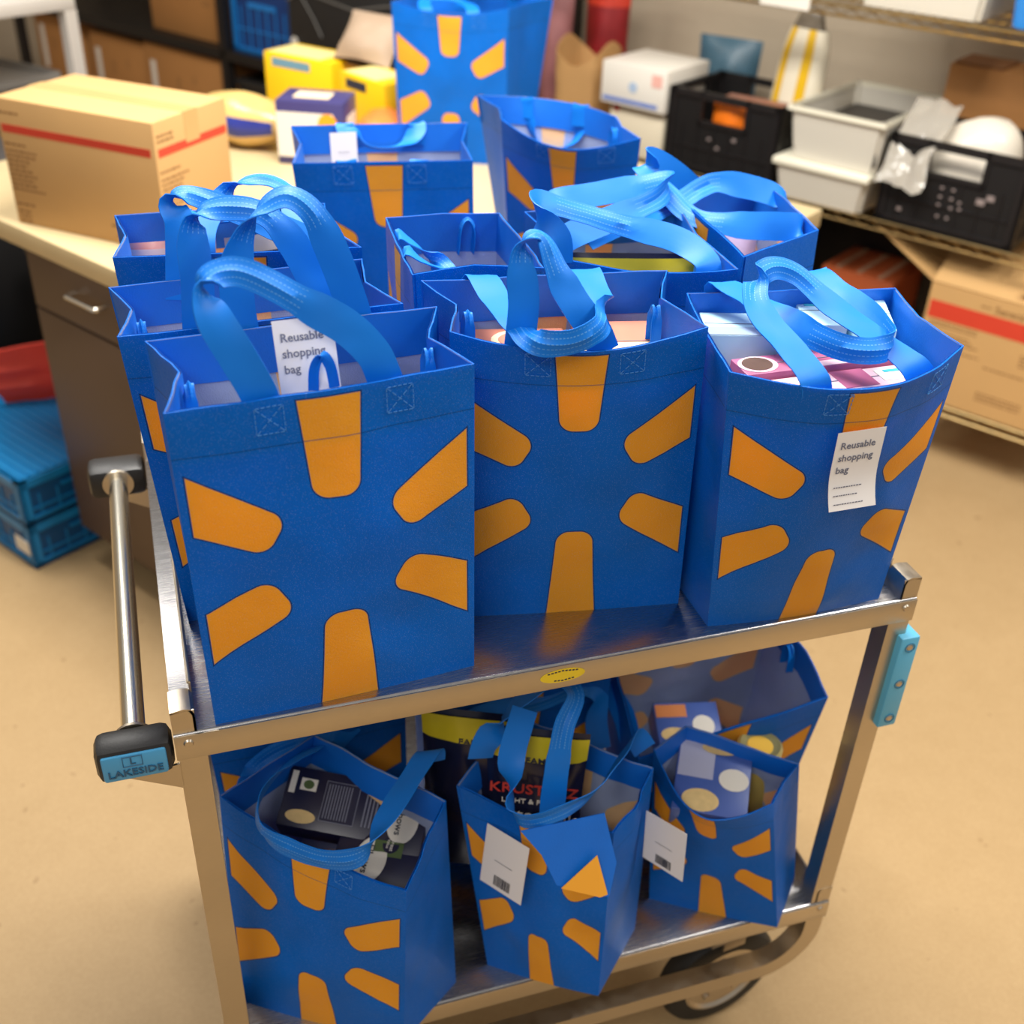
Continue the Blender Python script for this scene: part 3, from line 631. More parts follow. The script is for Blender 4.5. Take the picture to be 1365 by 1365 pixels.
# ------------------------------------------------------------------ groceries in the bags
M_NAVY = mat('carton_navy', lin(30, 30, 58), .35, var=.15, vs=12)
M_WHITE = mat('carton_white', lin(228, 222, 210), .4, var=.04)
M_TEAL = mat('print_teal', lin(60, 175, 190), .4)
M_BEIGE = mat('print_pasta', lin(222, 190, 128), .5, var=.2, vs=90)
M_GREEN = mat('print_herb', lin(74, 96, 48), .5, var=.3, vs=60)
M_YEL = mat('print_yellow', lin(208, 190, 40), .3, var=.12, vs=40)
M_RED = mat('print_red', lin(188, 46, 40), .5)
M_SAL = mat('carton_salmon', lin(214, 136, 108), .45, var=.12, vs=10)
M_CREAM = mat('carton_cream', lin(250, 226, 184), .4, var=.05)
M_ICE = mat('carton_ice', lin(186, 226, 238), .35, var=.06)
M_MAG = mat('carton_magenta', lin(176, 92, 128), .4, var=.12, vs=10)
M_PINK = mat('carton_pink', lin(240, 200, 208), .4, var=.06)
M_BROWN = mat('print_brown', lin(86, 60, 46), .5, var=.3, vs=50)
def carton(name, label, cat, M, sx, sy, sz, m, group=None):
    root = thing(name, label, cat, M @ V((0, 0, 0)), group)
    mb = MB(); mb.box((-sx/2, -sy/2, 0), (sx/2, sy/2, sz), M, bev=.0015); obj('carton_body', mb, m, root)
    f = MB(); f.box((-sx/2+.001, -.0006, sz), (sx/2-.001, .0006, sz+.0005), M); obj('flap_seam', f, M_INKG, root, smooth=0)
    return root
def patch(root, name, M, x0, y0, x1, y1, m, zt, rd=0.):
    mb = MB()
    if rd: mb.prism([((x0+x1)/2+(x1-x0)/2*math.cos(k*math.pi/12), (y0+y1)/2+(y1-y0)/2*math.sin(k*math.pi/12), zt) for k in range(24)], (0, 0, .0006), M)
    else: mb.box((x0, y0, zt), (x1, y1, zt+.0006), M)
    return obj(name, mb, m, root, smooth=0)
# salmon cartons (bag with drooping handle)
a2 = math.atan2(-.05, .26)
for i, (xx, yy, zz, lb) in enumerate(((.412, .158, .312, 'salmon carton with a round pale print beside the empty grey corner of its bag'), (.528, .138, .318, 'salmon carton with a cream band in the bag with the drooping handle'))):
    M = TM(xx, yy, TOP+.004, a2); r = carton('food_carton', lb, 'carton', M, .108, .108, zz, M_SAL, None)
    if i == 0:
        patch(r, 'round_print', M, -.03, -.005, .045, .05, M_CREAM, zz, 1); patch(r, 'round_print_centre', M, -.022, .002, .036, .043, M_SAL, zz+.0004, 1); patch(r, 'small_print', M, .02, -.012, .05, -.004, M_TEAL, zz)
    else:
        patch(r, 'cream_band', M, -.054, -.045, .04, -.004, M_CREAM, zz, 0); patch(r, 'small_print', M, -.052, .01, -.03, .018, M_TEAL, zz); patch(r, 'dark_print', M, -.03, -.056, .03, -.05, M_BROWN, zz)
pg = MB(); pg.lathe([(0, .05), (.016, .046), (.026, .03), (.028, .0), (.02, -.04), (0, -.05)], TM(.352, .150, TOP+.21), 16)
tag(obj('wrapped_fruit', pg, mat('fruit_red', lin(214, 90, 70), .35, var=.3, vs=30)), 'reddish wrapped fruit poking up in the corner of a bag', 'fruit')
# cartons in the bulging bag
M = TM(.680, .125, TOP+.004, math.radians(-16)); r = carton('cereal_carton', 'ice-blue topped carton with a photo of dark nuts, near the salmon cartons', 'carton', M, .125, .062, .328, M_ICE)
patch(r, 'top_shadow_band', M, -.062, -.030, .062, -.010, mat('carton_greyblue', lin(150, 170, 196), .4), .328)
M = TM(.764, .140, TOP+.004, math.radians(-16)); r = carton('cereal_carton', 'ice-blue carton with a small teal mark under the looped straps', 'carton', M, .045, .080, .330, M_ICE)
patch(r, 'teal_mark', M, -.014, .012, .010, .020, M_TEAL, .330)
M = TM(.818, .112, TOP+.004, math.radians(-24)); r = carton('cereal_carton', 'narrow ice-blue carton against the side of the bulging bag', 'carton', M, .036, .090, .334, M_ICE)
for k, (yy, zz, lb) in enumerate(((.062, .152, 'magenta carton with a round dish print lying across the bulging bag'), (.018, .146, 'pink and magenta carton nearest the rim of the bulging bag'))):
    M = TM(.720, yy, TOP+.164, math.radians(0)); r = carton('cereal_carton', lb, 'carton', M, .19, .040, zz, M_MAG if k == 0 else M_PINK)
    if k == 0:
        patch(r, 'dish_print', M, -.095, -.018, -.05, .019, M_PINK, zz, 1); patch(r, 'dish_food', M, -.09, -.014, -.056, .016, M_BROWN, zz+.0005, 1); patch(r, 'pale_band', M, -.02, -.019, .10, -.008, M_PINK, zz)
    else:
        patch(r, 'magenta_band', M, .0, -.018, .04, .02, M_MAG, zz); patch(r, 'white_panel', M, .05, -.012, .098, .012, M_WHITE, zz); patch(r, 'teal_mark', M, .06, .005, .09, .010, M_TEAL, zz+.0005)
# bag behind the tag bag
M = TM(.150, .255, TOP+.004, .05); r = carton('snack_carton', 'tan and orange carton inside the squeezed bag', 'carton', M, .05, .09, .262, mat('carton_tan', lin(222, 168, 112), .45)); patch(r, 'dark_stripe', M, .006, -.044, .02, .044, M_NAVY, .262)
def pouch(name, label, cat, M, w, d, h, m, group=None, band=None, seed=0):
    root = thing(name, label, cat, M @ V((0, 0, 0)), group)
    def f(sg):
        def g(u, v):
            k = math.sin(math.pi*u)**.6*math.sin(math.pi*min(1, .12+.88*v))**.7
            return M @ V(((u-.5)*w*(1-.06*math.sin(math.pi*v)), sg*d/2*k*(1+.35*fbm(u, v, seed+sg)), v*h))
        return g
    mb = MB(); mb.grid(f(-1), 14, 16); mb.grid(f(1), 14, 16, flip=True); obj('pouch_body', mb, m, root, weld=1e-4, smooth=60)
    if band:
        b = MB(); g0 = f(-1); g1 = f(1)
        for g, sg in ((g0, -1), (g1, 1)):
            b.grid(lambda u, v, g=g, sg=sg: g(u, band[0]+(band[1]-band[0])*v)+(M.to_3x3() @ V((0, sg*.0012, 0))), 14, 4)
        obj('printed_band', b, band[2], root, smooth=60)
    return root, f(-1)
M_POUCH = mat('pouch_dark', lin(24, 28, 54), .25, var=.2, vs=10)
M_CLEARP = mat('clear_film', lin(236, 206, 200), .12, var=.1, vs=20, bump=.6, bs=25)
M_PINKF = mat('pouch_pink', lin(236, 160, 150), .2, var=.25, vs=22, bump=.4, bs=40)
pouch('snack_pouch', 'clear-topped pink pouch standing in the bag by the cardboard box', 'pouch', TM(.075, .475, TOP+.11), .10, .06, .240, M_PINKF, band=(.8, .97, M_CLEARP), seed=2)
pouch('snack_pouch', 'dark pouch crumpled among the straps, beside the pink pouch', 'pouch', TM(.185, .445, TOP+.10, .2), .13, .07, .24, M_POUCH, seed=3)
pouch('snack_pouch', 'pale plastic packet behind the crumpled dark pouch', 'pouch', TM(.195, .49, TOP+.09, .1), .12, .03, .255, mat('packet_pale', lin(220, 212, 214), .25), seed=5)
pouch('snack_pouch', 'white packet leaning at the end of the squeezed bag', 'pouch', TM(.262, .262, TOP+.09, 1.2), .09, .04, .235, mat('packet_white', lin(226, 224, 230), .3), seed=6)
pouch('mix_pouch', 'yellow-topped dark pouch showing under crossed straps', 'pouch', TM(.600, .318, TOP+.10, math.radians(-14)), .17, .07, .250, M_POUCH, band=(.80, .98, M_YEL), seed=4)
# amber bottle and pale packets
b = MB(); b.lathe([(0, 0), (.03, 0), (.032, .02), (.032, .17), (.02, .215), (.013, .23), (.013, .265), (0, .265)], TM(.668, .350, TOP+.01), 20)
bt = thing('syrup_bottle', 'amber brown bottle among the tangled straps', 'bottle', (.668, .350, TOP+.01)); obj('bottle_glass', b, mat('amber_plastic', lin(150, 84, 30), .2, var=.4, vs=25, stretch=(1, 1, .15)), bt)
b = MB(); b.lathe([(0, .268), (.0155, .267), (.0155, .24), (.013, .24)], TM(.668, .350, TOP+.01), 16); obj('cap', b, M_WHITE, bt)
pouch('snack_pouch', 'lilac and pink packet in the bag with the amber bottle', 'pouch', TM(.80, .43, TOP+.09, .3), .11, .07, .250, mat('packet_lilac', lin(212, 190, 214), .25, var=.3, vs=18, bump=.3, bs=40), seed=8)
M = TM(.808, .335, TOP+.004, .12); carton('snack_carton', 'peach carton deep in the bag with the amber bottle', 'carton', M, .07, .11, .235, mat('carton_peach', lin(240, 200, 156), .5))

# pasta cartons, lower shelf
def flat_M(o, x, y):
    x = V(x).normalized(); z = x.cross(V(y)).normalized(); y = z.cross(x)
    return Matrix(((x.x, y.x, z.x, o[0]), (x.y, y.y, z.y, o[1]), (x.z, y.z, z.z, o[2]), (0, 0, 0, 1)))
def pasta(label, M, sx, sy, sz, oval, group=None):
    r = thing('pasta_carton', label, 'carton', M @ V((0, 0, 0)), group)
    mb = MB(); mb.box((-sx/2, -sy/2, 0), (sx/2, sy/2, sz), M, bev=.0015); obj('carton_body', mb, M_NAVY, r)
    if oval:
        patch(r, 'white_oval', M, oval[0]-.021, oval[1]-.030, oval[0]+.021, oval[1]+.030, M_WHITE, sz, 1)
        patch(r, 'herb_print', M, oval[0]-.03, oval[1]-.048, oval[0]+.008, oval[1]-.028, M_GREEN, sz)
        T = M @ Matrix.Translation((oval[0]-.004, oval[1], sz+.0012)) @ Matrix.Rotation(-math.pi/2, 4, 'Z')
        text('lettering', 'Elbows', .0135, T, M_INK, r, .0001, bold=True)
        patch(r, 'brand_disc', M, oval[0]+.010, oval[1]+.012, oval[0]+.032, oval[1]+.036, M_NAVY, sz+.0008, 1)
        T = M @ Matrix.Translation((oval[0]+.023, oval[1]+.024, sz+.0016)) @ Matrix.Rotation(-math.pi/2, 4, 'Z')
        text('brand_lettering', 'Great', .0075, T, M_WHITE, r, .0001, bold=True)
        T = M @ Matrix.Translation((oval[0]+.017, oval[1]+.024, sz+.0016)) @ Matrix.Rotation(-math.pi/2, 4, 'Z'); text('brand_lettering', 'Value', .0055, T, M_WHITE, r, .0001, bold=True)
    return r
ux = V((.86, -.51, 0)).normalized()
def on(p, x, y, sz): # frame whose top surface centre is p
    M = flat_M(p, x, y); return M @ Matrix.Translation((0, 0, -sz))
nrm_up = V((.30, .62, .30))
# back carton lying over the others, back panel up
P0 = atz(452, 1072, .600); M = on(P0, V((.85, -.40, -.08)), V((.30, .80, .42)), .05)
r = pasta('dark pasta carton lying face down, small white print on its back', M, .150, .080, .05, None)
patch(r, 'nutrition_frame', M, -.022, -.026, .024, .028, M_INKG, .05); patch(r, 'nutrition_panel', M, -.021, -.025, .023, .027, M_NAVY, .0503)
mb = MB()
for k in range(9): mb.box((-.018+k*.0038, -.022, .0508), (-.0165+k*.0038, .024, .0512), M)
obj('fine_print', mb, M_INKG, r, smooth=0)
mb = MB()
for k in range(5): mb.box((.034+k*.005, -.024, .0504), (.036+k*.005, .020, .0508), M)
obj('fine_print', mb, M_INKG, r, smooth=0)
patch(r, 'pasta_photo', M, -.066, -.034, -.026, -.016, M_BEIGE, .0502, 1); patch(r, 'white_strip', M, -.070, .004, -.062, .034, M_WHITE, .0502); patch(r, 'green_photo', M, -.056, .010, -.034, .026, M_WHITE, .0502); patch(r, 'green_photo_herb', M, -.052, .012, -.038, .024, M_GREEN, .0509, 1)
P0 = atz(536, 1100, .592); M = on(P0, V((.80, -.42, .02)), V((.34, .80, .40)), .045); pasta('dark pasta carton with a white oval reading Elbows, wedged against the bag side', M, .062, .105, .045, (.0, .005))
P0 = atz(506, 1146, .572); M = on(P0, V((.82, -.50, .0)), V((.40, .80, .34)), .045); pasta('dark pasta carton, front-most in the slumped bag, its oval cut off by the rim', M, .12, .066, .045, (-.012, -.002))
# buttermilk mix pouches
for i, (px, py, yy, an, lb) in enumerate(((716, 1010, .095, math.radians(-24), 'dark buttermilk mix pouch with a yellow seal and red and white lettering'), (628, 1010, .150, math.radians(-24), 'second buttermilk mix pouch, behind the lettered one'))):
    p = at(px, 1000, yy); M = TM(p.x, p.y, LOW+.10, an); w_ = .135
    r, fn = pouch('mix_pouch', lb, 'pouch', M, w_, .055, .285, M_POUCH, band=(.84, .97, M_YEL), seed=20+i)
    Tm = lambda x, z: M @ plane_M((x, -.031, z), X, Z)
    if i == 0:
        text('lettering', 'KRUSTEAZ', .024, Tm(.0, .205), M_RED, r, .0006, bold=True)
        text('lettering', 'LIGHT & FLUFFY', .0115, Tm(.0, .183), M_WHITE, r, .0006)
        text('lettering', 'Buttermilk', .028, Tm(.0, .157) @ Matrix.Shear('XZ', 4, (0, 0)), M_WHITE, r, .0006)
    text('seal_lettering', 'FAMILY', .014, Tm(.01, .262) @ Matrix.Translation((0, 0, .004)), M_INK, r, .0006, bold=True)
# blue pasta cartons in the creased bag, jar and carton in the tall bag
M_BLUEC = mat('carton_blue', lin(70, 96, 168), .35, var=.15, vs=14)
P0 = atz(950, 1040, .568); M = on(P0, V((.80, -.46, .0)), V((.42, .80, .30)), .05)
r = thing('pasta_carton', 'blue carton with a white spot and golden pasta print in the creased bag', 'carton', M @ V((0, 0, 0))); mb = MB(); mb.box((-.052, -.052, 0), (.052, .058, .05), M, bev=.0015); obj('carton_body', mb, M_BLUEC, r)
patch(r, 'pasta_photo', M, -.04, -.05, .012, -.016, M_BEIGE, .05, 1); patch(r, 'white_spot', M, .008, -.012, .05, .022, M_WHITE, .0502, 1); patch(r, 'grey_panel', M, -.05, .0, .0, .055, mat('print_lilac', lin(176, 178, 204), .4), .05); patch(r, 'orange_print', M, -.02, .04, .03, .058, M_BEIGE, .0508, 1)
P0 = at(918, 966, .222); M = on(P0, V((.94, -.22, .0)), V((.2, .90, .25)), .05)
r = thing('pasta_carton', 'navy carton with a white spot and orange lettering strip in the tall open bag', 'carton', M @ V((0, 0, 0))); mb = MB(); mb.box((-.05, -.034, 0), (.05, .040, .05), M, bev=.0015); obj('carton_body', mb, M_BLUEC, r)
patch(r, 'white_spot', M, .006, -.02, .040, .016, M_WHITE, .05, 1); patch(r, 'pasta_photo', M, -.045, -.028, -.004, -.004, M_BEIGE, .05, 1); patch(r, 'orange_strip', M, -.048, .014, .0, .036, mat('print_orange', lin(214, 130, 70), .4), .05)
P0 = atz(1024, 1025, .56); j = thing('peach_jar', 'glass jar lid with a yellow label in the tall open bag', 'jar', (P0.x, P0.y+.03, .40))
b = MB(); b.lathe([(0, 0), (.034, 0), (.036, .01), (.036, .12), (.031, .14), (.031, .15)], TM(P0.x, P0.y+.03, .42), 24); obj('jar_glass', b, mat('jar_amber', lin(196, 170, 90), .1, var=.2), j)
b = MB(); b.lathe([(.033, .14), (.033, .158), (.029, .161), (.024, .158), (0, .158)], TM(P0.x, P0.y+.03, .42), 24); obj('lid', b, mat('lid_gold', lin(190, 178, 120), .3, .6), j)
b = MB(); b.lathe([(0, .1592), (.018, .1592), (.019, .158)], TM(P0.x, P0.y+.03, .42), 20); obj('lid_label', b, mat('lid_yellow', lin(228, 182, 70), .4), j)

# ------------------------------------------------------------------ island counter (room frame: s along the counter, t across)
R0 = Matrix.Rotation(A57, 4, 'Z')
M_TOPL = mat('counter_laminate', lin(206, 184, 140), .35, var=.10, vs=12)
M_CAB = mat('cabinet_laminate', lin(88, 68, 52), .5, var=.08, vs=5)
M_TOE = mat('toe_kick', lin(28, 24, 22), .6)
ct = MB(); ct.box((-1.95, .722, CT-.045), (-.31, 2.10, CT), R0, bev=.004)
tag(obj('countertop', ct, M_TOPL), 'long beige laminate countertop carrying the big cardboard box', 'countertop')
for s0, s1, lb in ((-1.53, -.92, 'dark brown base cabinet with a silver pull, end unit beside the open knee space'), (-.92, -.34, 'dark brown base cabinet hidden behind the cart at the counter corner')):
    cb = thing('base_cabinet', lb, 'cabinet', rm((s0+s1)/2, 1.0, 0))
    b = MB(); b.box((s0, .765, .10), (s1, 2.06, CT-.046), R0); obj('carcass', b, M_CAB, cb, smooth=0)
    b = MB(); b.box((s0, .82, 0), (s1, 2.02, .10), R0); obj('toe_kick', b, M_TOE, cb, smooth=0)
    b = MB(); b.box((s0+.003, .744, CT-.190), (s1-.003, .765, CT-.05), R0, bev=.002); dr = obj('drawer_front', b, M_CAB, cb)
    b = MB(); b.box((s0+.003, .744, .105), (s1-.003, .765, CT-.196), R0, bev=.002); obj('door', b, M_CAB, cb)
    c = (s0+s1)/2-.07; zz = CT-.110
    b = MB(); b.tube([R0 @ V(p) for p in ((c-.055, .745, zz), (c-.055, .722, zz), (c-.048, .716, zz), (c+.048, .716, zz), (c+.055, .722, zz), (c+.055, .745, zz))], .005, 8); obj('pull', b, M_CHROME, dr)
b = MB(); b.box((-1.93, 1.45, 0), (-1.90, 2.06, CT-.046), R0); tag(obj('counter_support_panel', b, M_CAB, smooth=0), 'dark brown panel holding up the open end of the counter', 'panel')
# things in the knee space
M_CRBLUE = mat('crate_blue', lin(20, 128, 190), .4, var=.12, vs=20); M_CRDARK = mat('crate_blue_dark', lin(10, 78, 130), .45, var=.12, vs=20)
def crate(label, M, sx, sy, h, m, md, lid=False, group=None, hole=True, name='folding_crate', marks=None):
    r = thing(name, label, 'crate', M @ V((0, 0, 0)), group); t = .012
    b = MB(); b.box((-sx/2, -sy/2, 0), (sx/2, sy/2, t), M); obj('base', b, md, r, smooth=0)
    for ax, sg in ((0, -1), (0, 1), (1, -1), (1, 1)):
        L = sx if ax else sy
        b = MB()
        def bx(a0, a1, z0, z1, d0, d1):
            lo, hi = sorted((sg*((sy if ax else sx)/2-d0), sg*((sy if ax else sx)/2-d1)))
            if ax: b.box((a0, lo, z0), (a1, hi, z1), M)
            else: b.box((lo, a0, z0), (hi, a1, z1), M)
        if hole:
            bx(-L/2+t, -L*.19, .01, h-.02, .006, .010); bx(L*.19, L/2-t, .01, h-.02, .006, .010); bx(-L*.19, L*.19, .01, h*.66, .006, .010)
        else: bx(-L/2+t, L/2-t, .01, h-.02, .006, .010)
        w_ = obj('side_wall', b, md, r, smooth=0)
        b = MB(); bx(-L/2, L/2, h-.022, h, 0, t); bx(-L/2, L/2, 0, .02, 0, t); bx(-L/2, -L/2+.025, 0, h, 0, t); bx(L/2-.025, L/2, 0, h, 0, t)
        bx(-L*.22, L*.22, h*.60, h*.66, .0, t)
        if hole: bx(-L*.22, -L*.19, h*.60, h, 0, t); bx(L*.19, L*.22, h*.60, h, 0, t)
        obj('frame', b, m, w_, smooth=0, kind='stuff')
        b = MB(); n = max(3, int(L/.05))
        for k in range(1, n):
            a = -L/2+L*k/n; bx(a-.002, a+.002, .02, h*.6, .002, .008)
        bx(-L/2+.03, L/2-.03, h*.3, h*.3+.005, .002, .008)
        obj('ribs', b, m, w_, smooth=0, kind='stuff')
        if marks and ax == 1 and sg == -1:
            b = MB()
            for (u, v, sz) in marks: bx(u*L-sz, u*L+sz, v*h-sz*.7, v*h+sz*.7, .0005, .0055)
            obj('vent_holes', b, mat('vent_grey', lin(140, 126, 122), .6), w_, smooth=0, kind='stuff')
    if lid:
        b = MB(); b.box((-sx/2+.005, -sy/2+.005, h-.006), (sx/2-.005, sy/2-.005, h), M)
        for k in range(16):
            y = -sy/2+.02+(sy-.04)*k/15; b.box((-sx/2+.02, y-.004, h), (sx/2-.02, y+.004, h+.004), M)
        obj('lid', b, m, r, smooth=0, kind='stuff')
    return r
for k in range(2):
    crate(('lower' if k == 0 else 'upper, closed')+' blue plastic crate of the floor stack by the dark cabinet', RM(-1.86, .83, .0+k*.128, 0), .56, .40, .125, M_CRBLUE, M_CRDARK, lid=True, hole=False)
b = MB(); b.box((-.03, -.02, 0), (.03, .02, .003), RM(-1.62, .629, .06) @ Matrix.Rotation(math.pi/2, 4, 'X')); 
tag(obj('shipping_label', b, M_WHITE, smooth=0), 'small white label stuck low on the blue floor crates', 'label')
b = MB()
b.grid(lambda u, v: rm(-1.735-.24*u, .90+.10*math.sin(u*4)+.05*fbm(u, v, 3), .262+.20*v*(1-.25*u)), 10, 10); 
tag(obj('red_sack', b, mat('sack_red', lin(232, 70, 50), .5, var=.15), solid=.01), 'bright red folded sack standing on the blue floor crates', 'sack')
for k, (s_, t_, z_, l_, d_, h_, lb) in enumerate(((-1.86, 1.22, 0, .56, .30, .62, 'black storage bin under the counter behind the red sack'), (-2.40, .98, .0, .32, .45, .80, 'black equipment case under the counter beside the storage bin'))):
    t = thing('storage_bin', lb, 'bin', rm(s_, t_, z_)); M = RM(s_, t_, z_)
    b = MB(); b.box((-l_/2, -d_/2, 0), (l_/2, d_/2, h_-.03), M, bev=.01, taper=1.0); obj('bin_body', b, M_BLACKP, t)
    b = MB(); b.box((-l_/2-.01, -d_/2-.01, h_-.05), (l_/2+.01, d_/2+.01, h_), M, bev=.006); obj('bin_lid', b, mat('bin_grey', lin(70, 66, 64), .5), t)

# ------------------------------------------------------------------ things on the counter
M_CARD = mat('cardboard', lin(198, 156, 100), .7, var=.06, vs=8, bump=.05, bs=120)
M_CARD2 = mat('cardboard_brown', lin(176, 122, 66), .7, var=.08, vs=8)
M_CARDR = mat('carton_red_ink', lin(206, 62, 38), .6)
M_CARDK = mat('carton_dark_ink', lin(136, 98, 56), .7)
def lines(b, M, x0, z0, rows, y, gap=.010, hgt=.0042):
    for i, ln in enumerate(rows):
        x = x0
        while x < x0+ln:
            w_ = rnd.uniform(.006, .016); w_ = min(w_, x0+ln-x); b.box((x, y-.0006, z0-i*gap-hgt), (x+w_, y+.0002, z0-i*gap), M); x += w_+.0035
def cardboard(label, M, sx, sy, h, m=None, stripe=None, tape=True, txt=None, rows=(), rside=(), open_=False, group=None, logo=None, seam=True):
    r = thing('cardboard_box', label, 'box', M @ V((0, 0, 0)), group); m = m or M_CARD
    if open_:
        b = MB(); t = .005
        b.box((-sx/2, -sy/2, 0), (sx/2, sy/2, t), M)
        for a, c in (((-sx/2, -sy/2, t), (sx/2, -sy/2+t, h)), ((-sx/2, sy/2-t, t), (sx/2, sy/2, h)), ((-sx/2, -sy/2+t, t), (-sx/2+t, sy/2-t, h)), ((sx/2-t, -sy/2+t, t), (sx/2, sy/2-t, h))): b.box(a, c, M)
        obj('box_body', b, m, r, smooth=0, kind='stuff')
        for ax, sg, an in ((0, -1, open_[0]), (0, 1, open_[1]), (1, -1, open_[2]), (1, 1, open_[3])):
            L = (sy if ax == 0 else sx); hw = sx*.48 if ax == 0 else sy*.48
            d = V((sg*math.cos(an), 0, math.sin(an))) if ax == 0 else V((0, sg*math.cos(an), math.sin(an)))
            o = V((sg*sx/2, 0, h)) if ax == 0 else V((0, sg*sy/2, h)); al = Y if ax == 0 else X
            b = MB(); q = [o-al*L/2, o+al*L/2, o+al*L/2+d*hw, o-al*L/2+d*hw]; nn = (q[1]-q[0]).cross(d).normalized()*.004
            b.prism(q, nn, M); obj('flap', b, m, r, smooth=0)
    else:
        b = MB(); b.box((-sx/2, -sy/2, 0), (sx/2, sy/2, h), M, bev=.004); obj('box_body', b, m, r)
        if tape:
            b = MB(); b.box((-sx/2-.0004, -.022, h-.0002), (sx/2+.0004, .022, h+.0005), M); b.box((sx/2+.0001, -.022, h-.06), (sx/2+.0008, .022, h), M); b.box((-sx/2-.0008, -.022, h-.06), (-sx/2-.0001, .022, h), M)
            obj('packing_tape', b, mat('tape', lin(196, 160, 104), .25, var=.1), r, smooth=0)
    if stripe:
        z0, z1, m2 = stripe
        b = MB(); b.box((-sx/2+.008, -sy/2-.0007, z0), (sx/2-.012, -sy/2+.0003, z1), M); obj('red_stripe', b, m2, r, smooth=0)
        b = MB(); b.box((sx/2-.0003, -sy/2+.008, z0), (sx/2+.0007, sy/2-.008, z1), M); obj('red_stripe', b, m2, r, smooth=0)
    if rows:
        b = MB()
        for x0, z0, rw in rows: lines(b, M, x0, z0, rw, -sy/2)
        obj('printing', b, M_CARDK, r, smooth=0, kind='stuff')
    if rside:
        b = MB(); M2 = M @ Matrix.Rotation(math.pi/2, 4, 'Z')
        for x0, z0, rw in rside: lines(b, M2, x0, z0, rw, -sx/2)
        obj('printing', b, M_CARDK, r, smooth=0, kind='stuff')
    if logo:
        text('lettering', logo[0], logo[1], M @ plane_M((logo[2], -sy/2-.0004, logo[3]), X, Z), M_CARDK, r, .0003, bold=True)
    return r
bc = V((.0165, 1.644, CT)); ba = math.atan2(1.42-1.68, .09+.205)
cardboard('big tan cardboard box with a red stripe all round, on the beige counter', TM(bc.x, bc.y, CT, ba), .394, .236, .262, stripe=(.193, .209, M_CARDR),
          rows=((-.19, .172, (.055,)), (-.19, .158, (.08, .075, .06, .05)), (-.19, .118, (.06, .07, .06, .065)), (-.19, .078, (.085,)), (-.188, .046, (.05,)), (-.186, .030, (.03, .03, .03)), (-.19, .235, (.05,)), (.06, .04, (.06,)), (.07, .02, (.03,))),
          rside=((-.11, .165, (.06,)), (-.11, .150, (.085, .07, .06, .05)), (-.11, .105, (.07, .06, .05)), (-.11, .235, (.05, .05))))
# bread loaf bag
M = RM(-1.66, 1.47, CT, .25)
br = thing('bread_bag', 'clear-bagged bread loaf with a thin blue band beside the cardboard box', 'bread', M @ V((0, 0, 0)))
def loaf(u, v, k=1.):
    e = math.sin(math.pi*(.05+.90*v))**.45; a = u*2*math.pi; n_ = 1+.12*noise.noise(V((math.cos(a)*1.5, math.sin(a)*1.5, v*4)))
    return M @ V((.13*(2*v-1), .075*math.cos(a)*e*n_*k, .066+.066*math.sin(a)*e*(n_*.5+.5)*k))
b = MB(); b.grid(loaf, 24, 18); obj('loaf', b, mat('bread_film', lin(214, 178, 108), .25, var=.2, vs=16, bump=.5, bs=30), br, weld=1e-4, smooth=60)
b = MB(); b.grid(lambda u, v: loaf(.45+.12*u, .04+.92*v, 1.02), 4, 16); obj('blue_band', b, mat('band_blue', lin(44, 56, 140), .3), br)
# navy carton
M = RM(-1.43, 1.52, CT, math.radians(32))
r = thing('cereal_carton', 'navy and white carton with an orange spot standing beside the bread bag', 'carton', M @ V((0, 0, 0)))
b = MB(); b.box((-.085, -.065, 0), (.085, .065, .155), M, bev=.002); obj('carton_body', b, mat('carton_indigo', lin(62, 58, 110), .4), r)
b = MB(); b.box((-.084, -.0662, .02), (.06, -.0645, .128), M); obj('white_panel', b, M_WHITE, r, smooth=0)
b = MB(); b.box((.084, -.03, .02), (.0862, .05, .115), M); obj('white_panel', b, M_WHITE, r, smooth=0)
b = MB(); b.lathe([(0, .002), (.024, .002), (.024, 0)], M @ plane_M((.045, -.0655, .105), X, Z), 20); obj('orange_spot', b, mat('spot_orange', lin(240, 160, 30), .4), r)
b = MB(); b.box((-.05, -.03, .155), (.04, .03, .1565), M); obj('top_label', b, M_CREAM, r, smooth=0)
M_YC = mat('carton_yellow', lin(250, 200, 20), .4, var=.06)
for k, (s_, t_, z_, a_, l_, d_, h_, lb) in enumerate(((-1.81, 1.86, 0, .12, .25, .14, .150, 'yellow carton with a blue strip leaning behind the navy carton'), (-1.48, 1.80, .0, -.15, .20, .13, .155, 'bright yellow carton with small black print next to the back counter bag'))):
    M = RM(s_, t_, CT+z_, a_); r = thing('cereal_carton', lb, 'carton', M @ V((0, 0, 0)))
    b = MB(); b.box((-l_/2, -d_/2, 0), (l_/2, d_/2, h_), M, bev=.002); obj('carton_body', b, M_YC, r)
    b = MB(); b.box((-l_/2+.03, -d_/2-.001, h_-.035), (l_/2-.08, -d_/2+.001, h_-.012), M); obj('printed_strip', b, mat('strip_blue', lin(110, 150, 170), .4) if k == 0 else M_INK, r, smooth=0)
    b = MB(); b.box((-l_/2+.01, -d_/2+.01, h_), (l_/2-.05, d_/2-.02, h_+.001), M); obj('top_panel', b, mat('panel_pale', lin(240, 224, 150), .4), r, smooth=0)
pouch('flour_sack', 'crumpled grey-brown paper sack slumped over the yellow cartons', 'sack', RM(-1.62, 1.86, CT+.152, .1) @ Matrix.Rotation(math.radians(-40), 4, 'X'), .20, .09, .15, mat('sack_grey', lin(170, 146, 122), .6, var=.1), seed=31)
